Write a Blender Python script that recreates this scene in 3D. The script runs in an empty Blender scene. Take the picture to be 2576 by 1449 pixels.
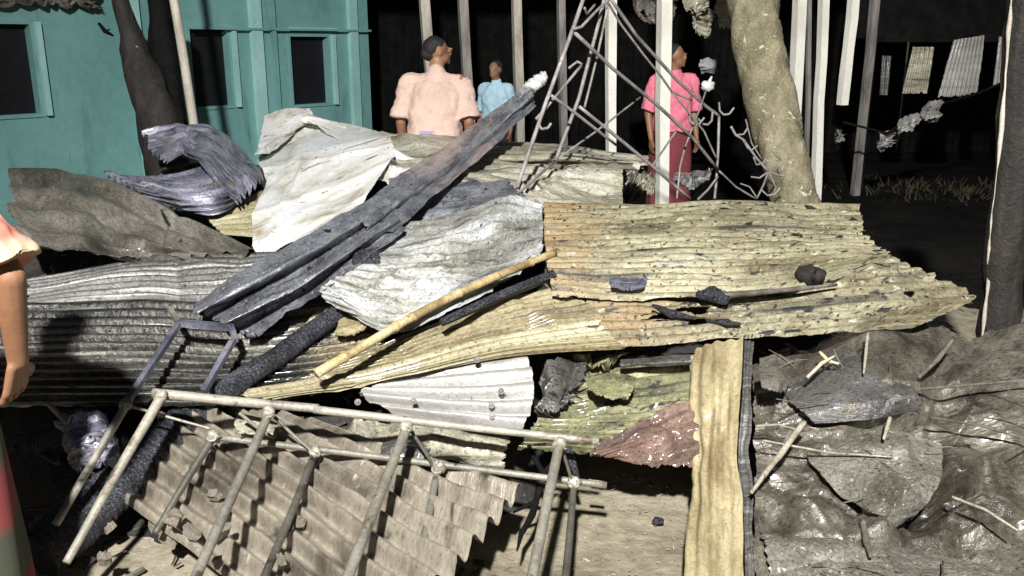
import bpy, bmesh, math, random
import numpy as np
from mathutils import Vector, Matrix

# ------------------------------------------------------------------ camera, world, lamp, exposure
S = bpy.context.scene
COL = S.collection
CAM_H, PITCH, HFOV = 1.6, math.radians(15.4), math.radians(60)
PW, PH = 2575.0, 1449.0
F = PW / 2 / math.tan(HFOV / 2)
cd = bpy.data.cameras.new('camera'); cam = bpy.data.objects.new('camera', cd); COL.objects.link(cam)
cam.location = (0, 0, CAM_H); cam.rotation_euler = (math.pi / 2 - PITCH, 0, 0)
cd.angle = HFOV; cd.clip_start = 0.05; cd.clip_end = 300
S.camera = cam

W = bpy.data.worlds.new('World'); S.world = W; W.use_nodes = True
wt = W.node_tree; wt.nodes.clear()
sky = wt.nodes.new('ShaderNodeTexSky'); sky.sky_type = 'NISHITA'; sky.sun_disc = False
sky.sun_elevation = math.radians(14); sky.sun_rotation = math.radians(200)
bg = wt.nodes.new('ShaderNodeBackground'); bg.inputs['Strength'].default_value = 0.02
wo = wt.nodes.new('ShaderNodeOutputWorld')
wt.links.new(sky.outputs[0], bg.inputs['Color']); wt.links.new(bg.outputs[0], wo.inputs['Surface'])

# the one work light of the night scene: it stands behind and to the left of the photographer
ld = bpy.data.lights.new('floodlight', 'SPOT'); lamp = bpy.data.objects.new('floodlight', ld); COL.objects.link(lamp)
lamp.location = (-0.45, -3.1, 5.8)
tgt = Vector((0.25, 5.2, 1.05))
lamp.rotation_euler = (tgt - Vector(lamp.location)).to_track_quat('-Z', 'Y').to_euler()
ld.energy = 8200; ld.spot_size = math.radians(62); ld.spot_blend = 0.8; ld.shadow_soft_size = 0.14
ld.color = (1.0, 0.985, 0.95)

S.view_settings.view_transform = 'Standard'; S.view_settings.look = 'None'
S.view_settings.gamma = 1; S.view_settings.use_curve_mapping = False
S.view_settings.exposure = 0.0

# ------------------------------------------------------------------ helpers: pixels of the photo to points of the place
RNG = np.random.default_rng(11)
random.seed(5)
SP, CP = math.sin(PITCH), math.cos(PITCH)

def ray(px, py):
    a = (px - PW / 2) / F; b = (PH / 2 - py) / F
    return Vector((a, CP + SP * b, -SP + CP * b))

def P(px, py, d):
    r = ray(px, py); return Vector((0, 0, CAM_H)) + r * (d / r.y)

def Pz(px, py, z):
    r = ray(px, py); return Vector((0, 0, CAM_H)) + r * ((z - CAM_H) / r.z)

# height of the heap's surface along the photo's rows -> depth of the heap there
_hy = [290, 350, 400, 510, 700, 850, 1000, 1100, 1200, 1300, 1449, 1600]
_hz = [1.10, .96, .93, .85, .68, .54, .40, .30, .21, .16, .12, .08]

def D(py):
    y = max(py, 290)
    z = float(np.interp(y, _hy, _hz))
    r = ray(0, y); return (z - CAM_H) / r.z * r.y

def H(px, py, dd=0.0):
    return P(px, py, D(py) + dd)

# ------------------------------------------------------------------ noise
_perm = RNG.random(65536)

def _h(i, j, s):
    return _perm[((i * 73 + j * 7919 + s * 104729) ^ (i * j * 31)) & 65535]

def vn(x, y, s=0):
    x = np.asarray(x, float); y = np.asarray(y, float)
    i = np.floor(x).astype(np.int64); j = np.floor(y).astype(np.int64)
    fx = x - i; fy = y - j
    fx = fx * fx * (3 - 2 * fx); fy = fy * fy * (3 - 2 * fy)
    a = _h(i, j, s); b = _h(i + 1, j, s); c = _h(i, j + 1, s); d = _h(i + 1, j + 1, s)
    return (a * (1 - fx) + b * fx) * (1 - fy) + (c * (1 - fx) + d * fx) * fy - .5

def fbm(x, y, s=0, o=4, g=.5):
    t = 0; a = 1
    for k in range(o):
        t = t + a * vn(x * 2 ** k, y * 2 ** k, s + k * 17); a *= g
    return t

# ------------------------------------------------------------------ objects
ORG = {}

def tag(o, label=None, cat=None, group=None, kind=None):
    if label: o['label'] = label
    if cat: o['category'] = cat
    if group: o['group'] = group
    if kind: o['kind'] = kind
    return o

def empty(name, loc, label=None, cat=None, group=None):
    o = bpy.data.objects.new(name, None); COL.objects.link(o)
    o.location = loc; o.empty_display_size = .1; ORG[o.name] = Vector(loc)
    return tag(o, label, cat, group)

class MB:
    def __init__(self): self.v = []; self.f = []; self.uv = []; self.flat = set()
    def add(self, vs, fs, flat=False):
        n = len(self.v); self.v.extend([tuple(p) for p in vs])
        for f in fs:
            if flat: self.flat.add(len(self.f))
            self.f.append([i + n for i in f])
        return self
    def box(self, c, s, rot=None, flat=True):
        c = Vector(c); vs = []
        for x in (-.5, .5):
            for y in (-.5, .5):
                for z in (-.5, .5):
                    p = Vector((x * s[0], y * s[1], z * s[2]))
                    if rot is not None: p = rot @ p
                    vs.append(c + p)
        return self.add(vs, [(0, 1, 3, 2), (4, 6, 7, 5), (0, 4, 5, 1), (2, 3, 7, 6), (0, 2, 6, 4), (1, 5, 7, 3)], flat)
    def tube(self, pts, rad, n=8, wob=0, seed=0, sub=1, flat=False, twist=0):
        pts = [Vector(p) for p in pts]
        if not hasattr(rad, '__len__'): rad = [rad] * len(pts)
        if sub > 1:
            q, rr = [], []
            for i in range(len(pts) - 1):
                for k in range(sub):
                    t = k / sub; q.append(pts[i].lerp(pts[i + 1], t)); rr.append(rad[i] * (1 - t) + rad[i + 1] * t)
            q.append(pts[-1]); rr.append(rad[-1]); pts, rad = q, rr
        t0 = (pts[1] - pts[0]).normalized()
        ref = Vector((0, 0, 1)) if abs(t0.z) < .9 else Vector((1, 0, 0))
        nx = t0.cross(ref).normalized()
        vs = []; fs = []
        for i, p in enumerate(pts):
            t = (pts[min(i + 1, len(pts) - 1)] - pts[max(i - 1, 0)]).normalized()
            nx = (nx - t * nx.dot(t)).normalized(); ny = t.cross(nx)
            for k in range(n):
                a = 2 * math.pi * k / n + twist
                r = rad[i]
                if wob: r *= 1 + wob * 2 * float(fbm(i * .37 + 3.1 * math.cos(a), 2.2 * math.sin(a) + seed * 9.1, seed, 3))
                vs.append(p + nx * (r * math.cos(a)) + ny * (r * math.sin(a)))
        for i in range(len(pts) - 1):
            for k in range(n):
                fs.append((i * n + k, i * n + (k + 1) % n, (i + 1) * n + (k + 1) % n, (i + 1) * n + k))
        fs.append(tuple(range(n - 1, -1, -1))); fs.append(tuple(range((len(pts) - 1) * n, len(pts) * n)))
        return self.add(vs, fs, flat)
    def ell(self, c, r, rot=None, nu=12, nv=8, wob=0, seed=0):
        c = Vector(c); vs = []; fs = []
        for j in range(nv + 1):
            th = math.pi * j / nv
            for i in range(nu):
                a = 2 * math.pi * i / nu
                p = Vector((math.sin(th) * math.cos(a), math.sin(th) * math.sin(a), math.cos(th)))
                k = 1 + (wob * 2 * float(fbm(p.x * 2 + p.z * 1.3, p.y * 2 + p.z, seed, 3)) if wob else 0)
                p = Vector((p.x * r[0], p.y * r[1], p.z * r[2])) * k
                if rot is not None: p = rot @ p
                vs.append(c + p)
        for j in range(nv):
            for i in range(nu):
                fs.append((j * nu + i, (j + 1) * nu + i, (j + 1) * nu + (i + 1) % nu, j * nu + (i + 1) % nu))
        return self.add(vs, fs)
    def build(self, name, mat, parent=None, loc=None, smooth=True):
        me = bpy.data.meshes.new(name)
        V = np.array(self.v, float)
        if parent is not None: o0 = ORG[parent.name]
        elif loc is not None: o0 = Vector(loc)
        else:
            o0 = Vector((float(V[:, 0].mean()), float(V[:, 1].mean()), float(V[:, 2].min())))
        V = V - np.array(o0)
        me.from_pydata(V.tolist(), [], self.f)
        if len(self.uv) == len(self.v):
            ul = me.uv_layers.new(name='UVMap')
            li = np.empty(len(me.loops), np.int32); me.loops.foreach_get('vertex_index', li)
            ul.data.foreach_set('uv', np.array(self.uv, np.float32)[li].ravel())
        sm = np.full(len(self.f), smooth, bool)
        for i in self.flat: sm[i] = False
        me.polygons.foreach_set('use_smooth', sm)
        me.materials.append(mat)
        o = bpy.data.objects.new(name, me); COL.objects.link(o)
        if parent is not None: o.parent = parent
        else: o.location = o0
        ORG[o.name] = o0
        return o

def one(name, mb, mat, label, cat, group=None, kind=None, smooth=True, loc=None):
    return tag(mb.build(name, mat, loc=loc, smooth=smooth), label, cat, group, kind)

# ------------------------------------------------------------------ sheets of tin
def cr(ctrl, t):
    """Catmull-Rom through ctrl (n, ..., 3) at t (array in 0..1, may step outside a little)."""
    n = ctrl.shape[0]
    ext = np.concatenate([(2 * ctrl[0] - ctrl[1])[None], ctrl, (2 * ctrl[-1] - ctrl[-2])[None]])
    x = np.clip(t, 0, 1) * (n - 1)
    i = np.minimum(np.floor(x).astype(int), n - 2); f = (x - i)[..., None]
    return ext, i, f

def _crv(p0, p1, p2, p3, f):
    return .5 * (2 * p1 + (p2 - p0) * f + (2 * p0 - 5 * p1 + 4 * p2 - p3) * f ** 2 + (3 * p1 - p0 - 3 * p2 + p3) * f ** 3)

def sheet(name, mat, label, cat, rows, nu=60, nv=60, corr=None, amp=.012, corr_u=None, folds=None, fold_amp=.02, noise=None,
          rag=(0, 0, 0, 0), ragf=9, holes=(), thick=.0016, seed=0, parent=None, group=None, world=False, lin=False, amod=.8, facet=None, rib=False):
    """rows: lists of (px, py[, dd]) on the photo with dd metres in front of (-) or behind the heap's surface."""
    rng = np.random.default_rng(seed + 100)
    if world: C = np.array([[tuple(p) for p in r] for r in rows], float)
    else: C = np.array([[tuple(H(p[0], p[1], p[2] if len(p) > 2 else 0)) for p in r] for r in rows], float)
    R, K = C.shape[:2]
    u1, v1 = np.meshgrid(np.linspace(0, 1, nu), np.linspace(0, 1, nv))
    # ragged edges
    def rg(x, k, s): return k * (np.abs(fbm(x * ragf, x * 0 + s * 3.3, seed + s, 5, .6)) * 1.6)
    ua = rg(v1, rag[0], 1); ub = 1 - rg(v1, rag[1], 2); va = rg(u1, rag[2], 3); vb = 1 - rg(u1, rag[3], 4)
    u = ua + (ub - ua) * u1; v = va + (vb - va) * v1
    # along u for every control row
    Ct = np.swapaxes(C, 0, 1)
    ext, i, f = cr(Ct, u)
    f_ = f[..., None]
    IN = (lambda a, b, c, d, f: b * (1 - f) + c * f) if lin else _crv
    Rws = IN(ext[i], ext[i + 1], ext[i + 2], ext[i + 3], f_)          # (nv, nu, R, 3)
    Rws = np.moveaxis(Rws, 2, 0)
    if R == 1: raise ValueError
    ext = np.concatenate([(2 * Rws[0] - Rws[1])[None], Rws, (2 * Rws[-1] - Rws[-2])[None]])
    x = np.clip(v, 0, 1) * (R - 1); i = np.minimum(np.floor(x).astype(int), R - 2); f = (x - i)[..., None]
    jj, kk = np.meshgrid(np.arange(nv), np.arange(nu), indexing='ij')
    Q = IN(ext[i, jj, kk], ext[i + 1, jj, kk], ext[i + 2, jj, kk], ext[i + 3, jj, kk], f)
    Lu = np.linalg.norm(np.diff(C[R // 2], axis=0), axis=1).sum(); Lv = np.linalg.norm(np.diff(C[:, K // 2], axis=0), axis=1).sum()
    def normals(Q):
        du = np.gradient(Q, axis=1); dv = np.gradient(Q, axis=0)
        n = np.cross(du, dv); n /= np.linalg.norm(n, axis=2, keepdims=True) + 1e-9
        return n
    n = normals(Q)
    cen = Q.reshape(-1, 3).mean(0)
    sgn = 1 if (n.reshape(-1, 3).mean(0) * (np.array([0, 0, CAM_H]) - cen)).sum() > 0 else -1
    n = n * sgn
    X, Y = u * Lu, v * Lv
    d = np.zeros_like(u)
    if folds:
        for k in range(folds):
            a = rng.uniform(0, math.pi); c = rng.uniform(.1, .9, 2)
            t = (X - c[0] * Lu) * math.cos(a) + (Y - c[1] * Lv) * math.sin(a)
            w = np.exp(-((X - c[0] * Lu) ** 2 + (Y - c[1] * Lv) ** 2) / (2 * (rng.uniform(.12, .5) * max(Lu, Lv)) ** 2))
            t = t + .03 * fbm(X * 5, Y * 5, seed + k, 3)
            s = rng.choice([-1, 1])
            if k % 3 == 0: d += s * fold_amp * w * (np.exp(-np.abs(t) / rng.uniform(.015, .05)) - .3)
            else:
                Lt = rng.uniform(.06, .3); d += s * fold_amp * w * (np.maximum(0, 1 - np.sqrt(t * t + 2e-5) / Lt) - .3)
    if facet:
        for sg in (1, -1):
            vals = []
            for k in range(facet[0]):
                a = rng.uniform(0, 2 * math.pi); g = facet[1] * rng.uniform(.4, 1.2); cx, cy = rng.uniform(.0, Lu), rng.uniform(.0, Lv)
                vals.append(g * ((X - cx) * math.cos(a) + (Y - cy) * math.sin(a)) + rng.uniform(0, .35) * facet[1] * max(Lu, Lv))
            q_ = sg * np.min(np.stack(vals), 0); d += q_ - q_.mean()
    if noise:
        for (sc, a) in noise: d += a * 2 * fbm(X * sc, Y * sc, seed + 5, 4)
    if corr:
        m = np.clip(1 + amod * 1.6 * fbm(X * 2.2, Y * 3, seed + 9, 2), .15, 1.7)
        ph = corr * 2 * math.pi * v + 1.1 * amod * fbm(X * 1.6, Y * 1.6, seed + 3, 2)
        d += amp * m * ((1.5 * np.abs(np.sin(ph / 2)) - .95) if rib else np.sin(ph))
    if corr_u:
        d += amp * np.sin(corr_u * 2 * math.pi * u + .6 * fbm(X * 1.6, Y * 1.6, seed + 3, 2))
    Q = Q + n * d[..., None]
    n = normals(Q) * sgn
    B = Q - n * thick
    keep = np.ones((nv - 1, nu - 1), bool)
    uc = (u[:-1, :-1] + u[1:, 1:]) / 2; vc = (v[:-1, :-1] + v[1:, 1:]) / 2
    for (hu, hv, ru, rv) in holes:
        rr = np.hypot((uc - hu) / ru, (vc - hv) / rv) + .9 * fbm(uc * 22, vc * 22, seed + 31, 3)
        keep &= rr > 1
    mb = MB()
    idx = np.arange(nu * nv).reshape(nv, nu)
    mb.v = Q.reshape(-1, 3).tolist() + B.reshape(-1, 3).tolist()
    N0 = nu * nv
    q = np.stack([idx[:-1, :-1], idx[:-1, 1:], idx[1:, 1:], idx[1:, :-1]], -1)[keep]
    if sgn < 0: q = q[:, ::-1]
    top = q.tolist(); bot = (q[:, ::-1] + N0).tolist()
    # rim
    cnt = {}
    for f4 in top:
        for a, b in zip(f4, f4[1:] + f4[:1]): cnt[(a, b)] = 1
    rim = [(b, a) for (a, b) in cnt if (b, a) not in cnt]
    mb.f = top + bot
    rv = {}; rimf = []
    uvs = np.stack([X, Y], -1).reshape(-1, 2)
    alluv = uvs.tolist() + uvs.tolist()
    for (a, b) in rim:
        ids = []
        for z in (a, b, b + N0, a + N0):
            if z not in rv:
                rv[z] = len(mb.v); mb.v.append(mb.v[z]); alluv.append(alluv[z])
            ids.append(rv[z])
        rimf.append(ids)
    mb.f += rimf; mb.uv = alluv
    o = mb.build(name, mat, parent=parent)
    if parent is None: tag(o, label, cat, group)
    return o

# ------------------------------------------------------------------ materials
def mat(name, cols, scale=3., stretch=(1, 1, 1), rough=(.55, .8), metal=0., specks=(), streaks=(), bump=(70, .25), uv=True, grad=None,
        fine=.35, spec=.5, vor=None, grit=.7, coat=None, coatr=.12):
    """cols: 2-4 real base colours spread by noise; specks: (colour, scale, stretch, threshold, softness); grad: (lo, hi, colour, axis) along the sheet."""
    m = bpy.data.materials.new(name); m.use_nodes = True; t = m.node_tree; t.nodes.clear()
    N = lambda k, **kw: t.nodes.new(k)
    L = t.links.new
    out = N('ShaderNodeOutputMaterial'); b = N('ShaderNodeBsdfPrincipled'); L(b.outputs[0], out.inputs[0])
    tc = N('ShaderNodeTexCoord'); co = tc.outputs['UV' if uv else 'Object']
    def mp(s):
        k = N('ShaderNodeMapping'); k.inputs['Scale'].default_value = s; L(co, k.inputs['Vector']); return k.outputs[0]
    def noise(sc, st=(1, 1, 1), det=8, dist=.3, ro=.6):
        k = N('ShaderNodeTexNoise'); k.inputs['Scale'].default_value = sc; k.inputs['Detail'].default_value = det
        k.inputs['Distortion'].default_value = dist; k.inputs['Roughness'].default_value = ro
        L(mp(st), k.inputs['Vector']); return k.outputs['Fac']
    def mr(f, a, c, x=0., y=1.):
        k = N('ShaderNodeMapRange'); L(f, k.inputs[0]); k.inputs[1].default_value = a; k.inputs[2].default_value = c
        k.inputs[3].default_value = x; k.inputs[4].default_value = y; k.clamp = True; return k.outputs[0]
    def mix(f, a, c, mode='MIX'):
        k = N('ShaderNodeMix'); k.data_type = 'RGBA'; k.blend_type = mode
        if isinstance(f, (int, float)): k.inputs[0].default_value = f
        else: L(f, k.inputs[0])
        for s, i in ((a, 6), (c, 7)):
            if isinstance(s, tuple): k.inputs[i].default_value = (*s, 1)
            else: L(s, k.inputs[i])
        return k.outputs[2]
    n1 = noise(scale, stretch)
    rp = N('ShaderNodeValToRGB'); L(n1, rp.inputs[0]); e = rp.color_ramp.elements
    ps = np.linspace(.34, .66, len(cols))
    while len(e) < len(cols): e.new(.5)
    for k, (p, c) in enumerate(zip(ps, cols)): e[k].position = float(p); e[k].color = (*c, 1)
    c = rp.outputs[0]
    n2 = noise(scale * 14, stretch, 6, .2, .75)
    g = mr(n2, .3, .7, 1 - fine, 1 + fine)
    cm = N('ShaderNodeMix'); cm.data_type = 'RGBA'; cm.blend_type = 'MULTIPLY'; cm.inputs[0].default_value = 1
    L(c, cm.inputs[6]); L(g, cm.inputs[7]); c = cm.outputs[2]
    if grad:
        sx = N('ShaderNodeSeparateXYZ'); L(co, sx.inputs[0])
        ad = N('ShaderNodeMath'); ad.operation = 'ADD'; L(sx.outputs[grad[3]], ad.inputs[0])
        L(mr(noise(4.5), .3, .7, -.22, .22), ad.inputs[1])
        c = mix(mr(ad.outputs[0], grad[0], grad[1]), c, grad[2])
    for (sc, s0, st, lo, hi, am) in streaks:
        c = mix(mr(noise(s0, st, 5, .1), lo, hi, 0, am), c, sc)
    for (sc, s0, st, th, so) in specks:
        c = mix(mr(noise(s0, st, 4, .5, .55), th, th + so), c, sc)
    if vor:
        k = N('ShaderNodeTexVoronoi'); k.feature = 'DISTANCE_TO_EDGE'; k.inputs['Scale'].default_value = vor[0]; L(mp(vor[1]), k.inputs['Vector'])
        c = mix(mr(k.outputs[0], vor[2], 0.), c, vor[3])
    if uv and grit:
        g1 = noise(95, (.7, 1.3, 1), 3, .6, .7)
        c = mix(mr(g1, .55, .63, 0, grit), c, tuple(.16 * q for q in cols[0]))
        c = mix(mr(g1, .40, .33, 0, grit * .45), c, tuple(min(.8, 1.35 * q + .03) for q in cols[-1]))
    L(c, b.inputs['Base Color'])
    L(mr(n2, .3, .7, rough[0], rough[1]), b.inputs['Roughness'])
    b.inputs['Metallic'].default_value = metal
    b.inputs['Coat Weight'].default_value = (.35 if uv else 0) if coat is None else coat; b.inputs['Coat Roughness'].default_value = coatr
    b.inputs['Specular IOR Level'].default_value = spec
    if bump:
        bn = N('ShaderNodeBump'); bn.inputs['Strength'].default_value = min(1, bump[1] * 1.5); bn.inputs['Distance'].default_value = .012
        h = noise(bump[0], (1, 1, 1), 6, .4, .65)
        if vor:
            ad = N('ShaderNodeMath'); ad.operation = 'ADD'; L(h, ad.inputs[0]); L(mr(k.outputs[0], 0, vor[2] * 2), ad.inputs[1]); h = ad.outputs[0]
        L(h, bn.inputs['Height']); L(bn.outputs[0], b.inputs['Normal'])
    return m

BLK = (.012, .011, .011); SOOT = (.03, .028, .026)
M = {}
M['yellow'] = mat('scorched_yellow_tin', [(.12, .10, .052), (.235, .212, .13), (.33, .302, .195), (.27, .258, .195)], 2.2, (1, 2, 1), (.4, .65), .15,
                  specks=[((.12, .10, .06), 15, (.4, 2.0, 1), .60, .10), ((.45, .42, .33), 30, (.6, 1.4, 1), .60, .08), ((.06, .052, .036), 4.2, (.35, 2.2, 1), .55, .12), (BLK, 60, (.8, 1, 1), .60, .04), (BLK, 20, (.5, 1.2, 1), .62, .03), (SOOT, 6, (.5, 1.6, 1), .655, .05)], fine=.4, grit=.4,
                  grad=(.36, -.22, (.27, .165, .075), 0))
M['yellow_low'] = mat('scorched_yellow_tin_low', [(.10, .08, .042), (.22, .196, .12), (.31, .288, .19)], 2.0, (1, 2, 1), (.4, .65), .1,
                      specks=[((.12, .10, .06), 12, (.4, 2, 1), .59, .09), ((.45, .42, .33), 26, (.6, 1.4, 1), .60, .07), ((.06, .052, .036), 4.2, (.35, 2.2, 1), .54, .12), (BLK, 56, (.8, 1, 1), .595, .04), (BLK, 15, (.5, 1.2, 1), .60, .03)], fine=.5, grit=.5,
                      grad=(.45, .15, (.22, .155, .075), 0))
M['cream'] = mat('cream_tin', [(.15, .12, .06), (.29, .26, .155), (.41, .385, .265)], 2.0, (.7, 3, 1), (.4, .65), .1,
                 streaks=[((.22, .16, .07), 5, (.25, 5, 1), .52, .7, .7)], specks=[((.08, .06, .04), 26, (.4, 1.5, 1), .66, .05)])
M['olive'] = mat('olive_tin', [(.12, .10, .055), (.25, .21, .12), (.34, .30, .18)], 2.4, (.6, 3, 1), (.5, .75), .1,
                 streaks=[((.07, .05, .03), 6, (.25, 5, 1), .5, .66, .7)], specks=[(BLK, 22, (.4, 1.8, 1), .66, .05)])
M['greytin'] = mat('grey_tin', [(.04, .04, .037), (.115, .112, .105), (.24, .232, .22)], 1.6, (.5, 2, 1), (.3, .6), .35,
                   streaks=[(SOOT, 2.2, (.5, 3, 1), .55, .7, .8), ((.52, .5, .48), 5, (.25, 9, 1), .56, .66, .6)], specks=[(BLK, 20, (.5, 2, 1), .66, .05)])  # pale streaks are ridge highlights painted in
M['wettin'] = mat('wet_sooty_tin', [(.016, .016, .015), (.055, .052, .046), (.15, .14, .12)], 1.6, (.7, 2, 1), (.14, .4), .4,
                  streaks=[(SOOT, 2.2, (.5, 3, 1), .53, .66, .85), ((.5, .49, .46), 5, (.25, 9, 1), .56, .66, .7)], specks=[(BLK, 16, (.5, 2, 1), .62, .06)], grad=(1.15, 1.75, (.33, .25, .11), 0), bump=(60, .35))  # pale streaks put the shine of the wet ridges into the colour
M['white'] = mat('white_tin', [(.36, .33, .26), (.60, .59, .54), (.72, .72, .70), (.66, .68, .73)], 2.6, (1, 1, 1), (.4, .65), .08,
                 specks=[((.34, .25, .13), 3.5, (1, 1, 1), .60, .12), ((.05, .045, .04), 26, (1, 1, 1), .655, .03), ((.2, .18, .15), 9, (.4, 2, 1), .62, .06)], fine=.10, bump=(30, .15), grit=.18)
M['whitecorr'] = mat('pale_tin', [(.22, .21, .19), (.335, .325, .31), (.43, .42, .41)], 2.2, (.6, 1.6, 1), (.3, .5), .2,
                     streaks=[((.2, .19, .17), 4, (.25, 4, 1), .50, .66, .7)], specks=[((.12, .1, .08), 34, (1, 1, 1), .71, .04)], fine=.12, grit=.25)  # grey streaks: dirt, plus rib shading put into the colour
M['crumple'] = mat('grey_crumpled_tin', [(.14, .135, .11), (.30, .295, .265), (.46, .465, .465), (.56, .58, .62)], 2.4, (.8, 1.4, 1), (.45, .7), .15,
                   streaks=[((.06, .056, .048), 9, (.35, 2.6, 1), .52, .63, .85)], specks=[((.05, .05, .05), 26, (.8, 1.2, 1), .66, .05)], fine=.35, bump=(45, .4))
M['backtin'] = mat('weathered_back_tin', [(.13, .12, .085), (.35, .33, .25), (.55, .53, .45)], 2.4, (.6, 2.6, 1), (.45, .7), .15,
                   streaks=[((.07, .065, .05), 6, (.3, 4, 1), .53, .65, .85)], specks=[(BLK, 20, (.6, 1.4, 1), .67, .05)], fine=.4)
M['bluetin'] = mat('blue_grey_tin', [(.06, .06, .08), (.21, .21, .27), (.42, .42, .52)], 3.2, (1, 1.6, 1), (.22, .45), .4, streaks=[((.56, .56, .64), 7, (.3, 5, 1), .55, .64, .8), ((.03, .03, .04), 7, (.4, 4, 1), .57, .66, .85)],
                   specks=[((.35, .36, .40), 20, (1, 1, 1), .66, .08), ((.2, .17, .1), 5, (1, 1, 1), .6, .1)], fine=.3)  # pale streaks paint highlights along the flutes
M['ridge'] = mat('charred_ridge_tin', [(.08, .084, .10), (.21, .22, .25), (.38, .39, .42)], 4.5, (1.2, 1, 1), (.22, .45), .35, streaks=[((.03, .03, .035), 9, (.15, 4, 1), .56, .66, .8), ((.38, .39, .43), 9, (.15, 5, 1), .57, .68, .5)],
                 specks=[((.5, .5, .5), 55, (1, 1, 1), .61, .04), ((.34, .31, .24), 12, (1, 1, 1), .66, .06), (BLK, 20, (1, 1, 1), .62, .06)], fine=.5, bump=(60, .4))
M['brown'] = mat('brown_tin', [(.085, .072, .056), (.205, .178, .14), (.32, .285, .228), (.24, .205, .16)], 3.0, (1, 1, 1), (.22, .45), .2,
                 specks=[((.04, .03, .023), 7, (.7, 1.2, 1), .60, .10), ((.5, .47, .42), 26, (1, 1, 1), .68, .05)], fine=.2, bump=(40, .3), grit=.35, coat=.7)
M['rust'] = mat('rust_red_tin', [(.045, .028, .02), (.12, .07, .052), (.22, .14, .11)], 5, (1, 1, 1), (.6, .85), 0,
                specks=[(BLK, 14, (1, 1, 1), .63, .07), ((.4, .33, .28), 22, (.6, 1.5, 1), .68, .05)], fine=.4)
M['mosstin'] = mat('mossy_tin', [(.04, .04, .02), (.16, .155, .075), (.32, .31, .19)], 5, (.6, 2, 1), (.5, .8), .05,
                   specks=[(BLK, 18, (.7, 1.4, 1), .58, .06), ((.55, .52, .36), 30, (1, 1, 1), .65, .05)], fine=.5)
M['tarp'] = mat('muddy_tarp', [(.028, .024, .018), (.082, .072, .056), (.15, .135, .107), (.10, .092, .078)], 3.5, (1, 1, 1), (.12, .34), .15, coat=.4, coatr=.16, bump=(30, .5),
                specks=[(BLK, 9, (1, 1, 1), .62, .1), ((.3, .28, .23), 36, (1, 1, 1), .69, .04)], fine=.4)
M['tarpgrey'] = mat('grey_plastic_sheet', [(.05, .048, .045), (.115, .11, .105), (.18, .175, .17)], 4, (1, 1, 1), (.12, .35), .15, coat=1.0, coatr=.07, bump=(26, .5),
                    specks=[((.42, .41, .38), 34, (1, 1, 1), .68, .05), ((.1, .08, .04), 10, (1, 1, 1), .6, .1)], fine=.3)
M['sack'] = mat('sandy_sack', [(.095, .085, .065), (.18, .165, .135), (.29, .275, .24)], 5, (1, 1, 1), (.35, .6), .05, coat=.6, coatr=.15,
                specks=[((.5, .48, .43), 55, (1, 1, 1), .63, .06), ((.05, .04, .03), 40, (1, 1, 1), .64, .05)], fine=.5, bump=(90, .7))
M['hang'] = mat('tan_wrinkled_sheet', [(.15, .11, .05), (.30, .25, .14), (.40, .345, .21)], 3.5, (3, .8, 1), (.5, .75), 0,
                streaks=[((.17, .12, .055), 8, (4, .5, 1), .54, .68, .7)], specks=[((.06, .05, .03), 20, (1, 1, 1), .70, .05)], fine=.25, grit=.3)
M['browntarp'] = mat('brown_tin_flap', [(.028, .026, .021), (.12, .108, .088), (.24, .225, .2)], 1.8, (1, 1, 1), (.4, .7), .1,
                     streaks=[((.05, .05, .02), 4, (1, 3, 1), .54, .7, .7)], specks=[(BLK, 14, (1, 1, 1), .65, .08)], fine=.3)
M['teal'] = mat('teal_paint', [(.11, .255, .25), (.135, .295, .29), (.16, .335, .325)], .9, (1, 1, 1), (.5, .7), 0, uv=False,
                specks=[((.085, .20, .21), 3, (1.5, 1.5, .4), .58, .2), ((.07, .15, .15), 9, (2, 2, .3), .66, .1)], fine=.08, bump=(20, .1))
M['tealtrim'] = mat('pale_teal_trim', [(.22, .44, .42), (.32, .55, .52)], 2, (1, 1, 1), (.5, .7), 0, uv=False, fine=.1, bump=(30, .1))  # lighter teal copy for lit window reveals, lit wall edges and paler battens
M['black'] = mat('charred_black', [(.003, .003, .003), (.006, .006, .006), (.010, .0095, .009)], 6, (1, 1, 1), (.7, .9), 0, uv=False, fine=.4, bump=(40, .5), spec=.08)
M['pane'] = mat('dark_window_pane', [(.008, .008, .010), (.012, .012, .014)], 2, (1, 1, 1), (.35, .5), 0, uv=False, fine=.1, bump=None, spec=.2)
M['char'] = mat('charcoal', [(.012, .012, .016), (.035, .037, .047), (.08, .083, .10)], 9, (1, 1, 1), (.4, .65), .0, uv=False,
                vor=(85, (1, 1, 1), .035, (.009, .009, .009)), specks=[((.22, .22, .22), 60, (1, 1, 1), .68, .05)], fine=.5, bump=(60, .8))
M['bamboo'] = mat('yellow_bamboo', [(.17, .12, .05), (.36, .28, .135), (.46, .38, .22)], 7, (1, 1, 1), (.35, .6), 0, uv=False,
                  specks=[((.08, .05, .02), 13, (1, 1, 1), .61, .07), ((.62, .55, .38), 30, (1, 1, 1), .64, .05)], fine=.4)
M['stick'] = mat('weathered_stick', [(.16, .135, .10), (.30, .27, .21), (.42, .39, .32)], 9, (1, 1, 1), (.6, .8), 0, uv=False,
                 specks=[((.05, .04, .03), 24, (1, 1, 1), .66, .06)], fine=.4, bump=(80, .4))
M['stickpale'] = mat('pale_stick', [(.34, .28, .17), (.52, .46, .32), (.60, .54, .42)], 9, (1, 1, 1), (.6, .8), 0, uv=False,
                     specks=[((.14, .09, .04), 16, (1, 1, 1), .64, .07)], fine=.35, bump=(80, .4))
M['stickdark'] = mat('sooty_stick', [(.05, .043, .035), (.12, .105, .085), (.2, .18, .15)], 9, (1, 1, 1), (.6, .8), 0, uv=False, fine=.4, bump=(80, .5))
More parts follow.
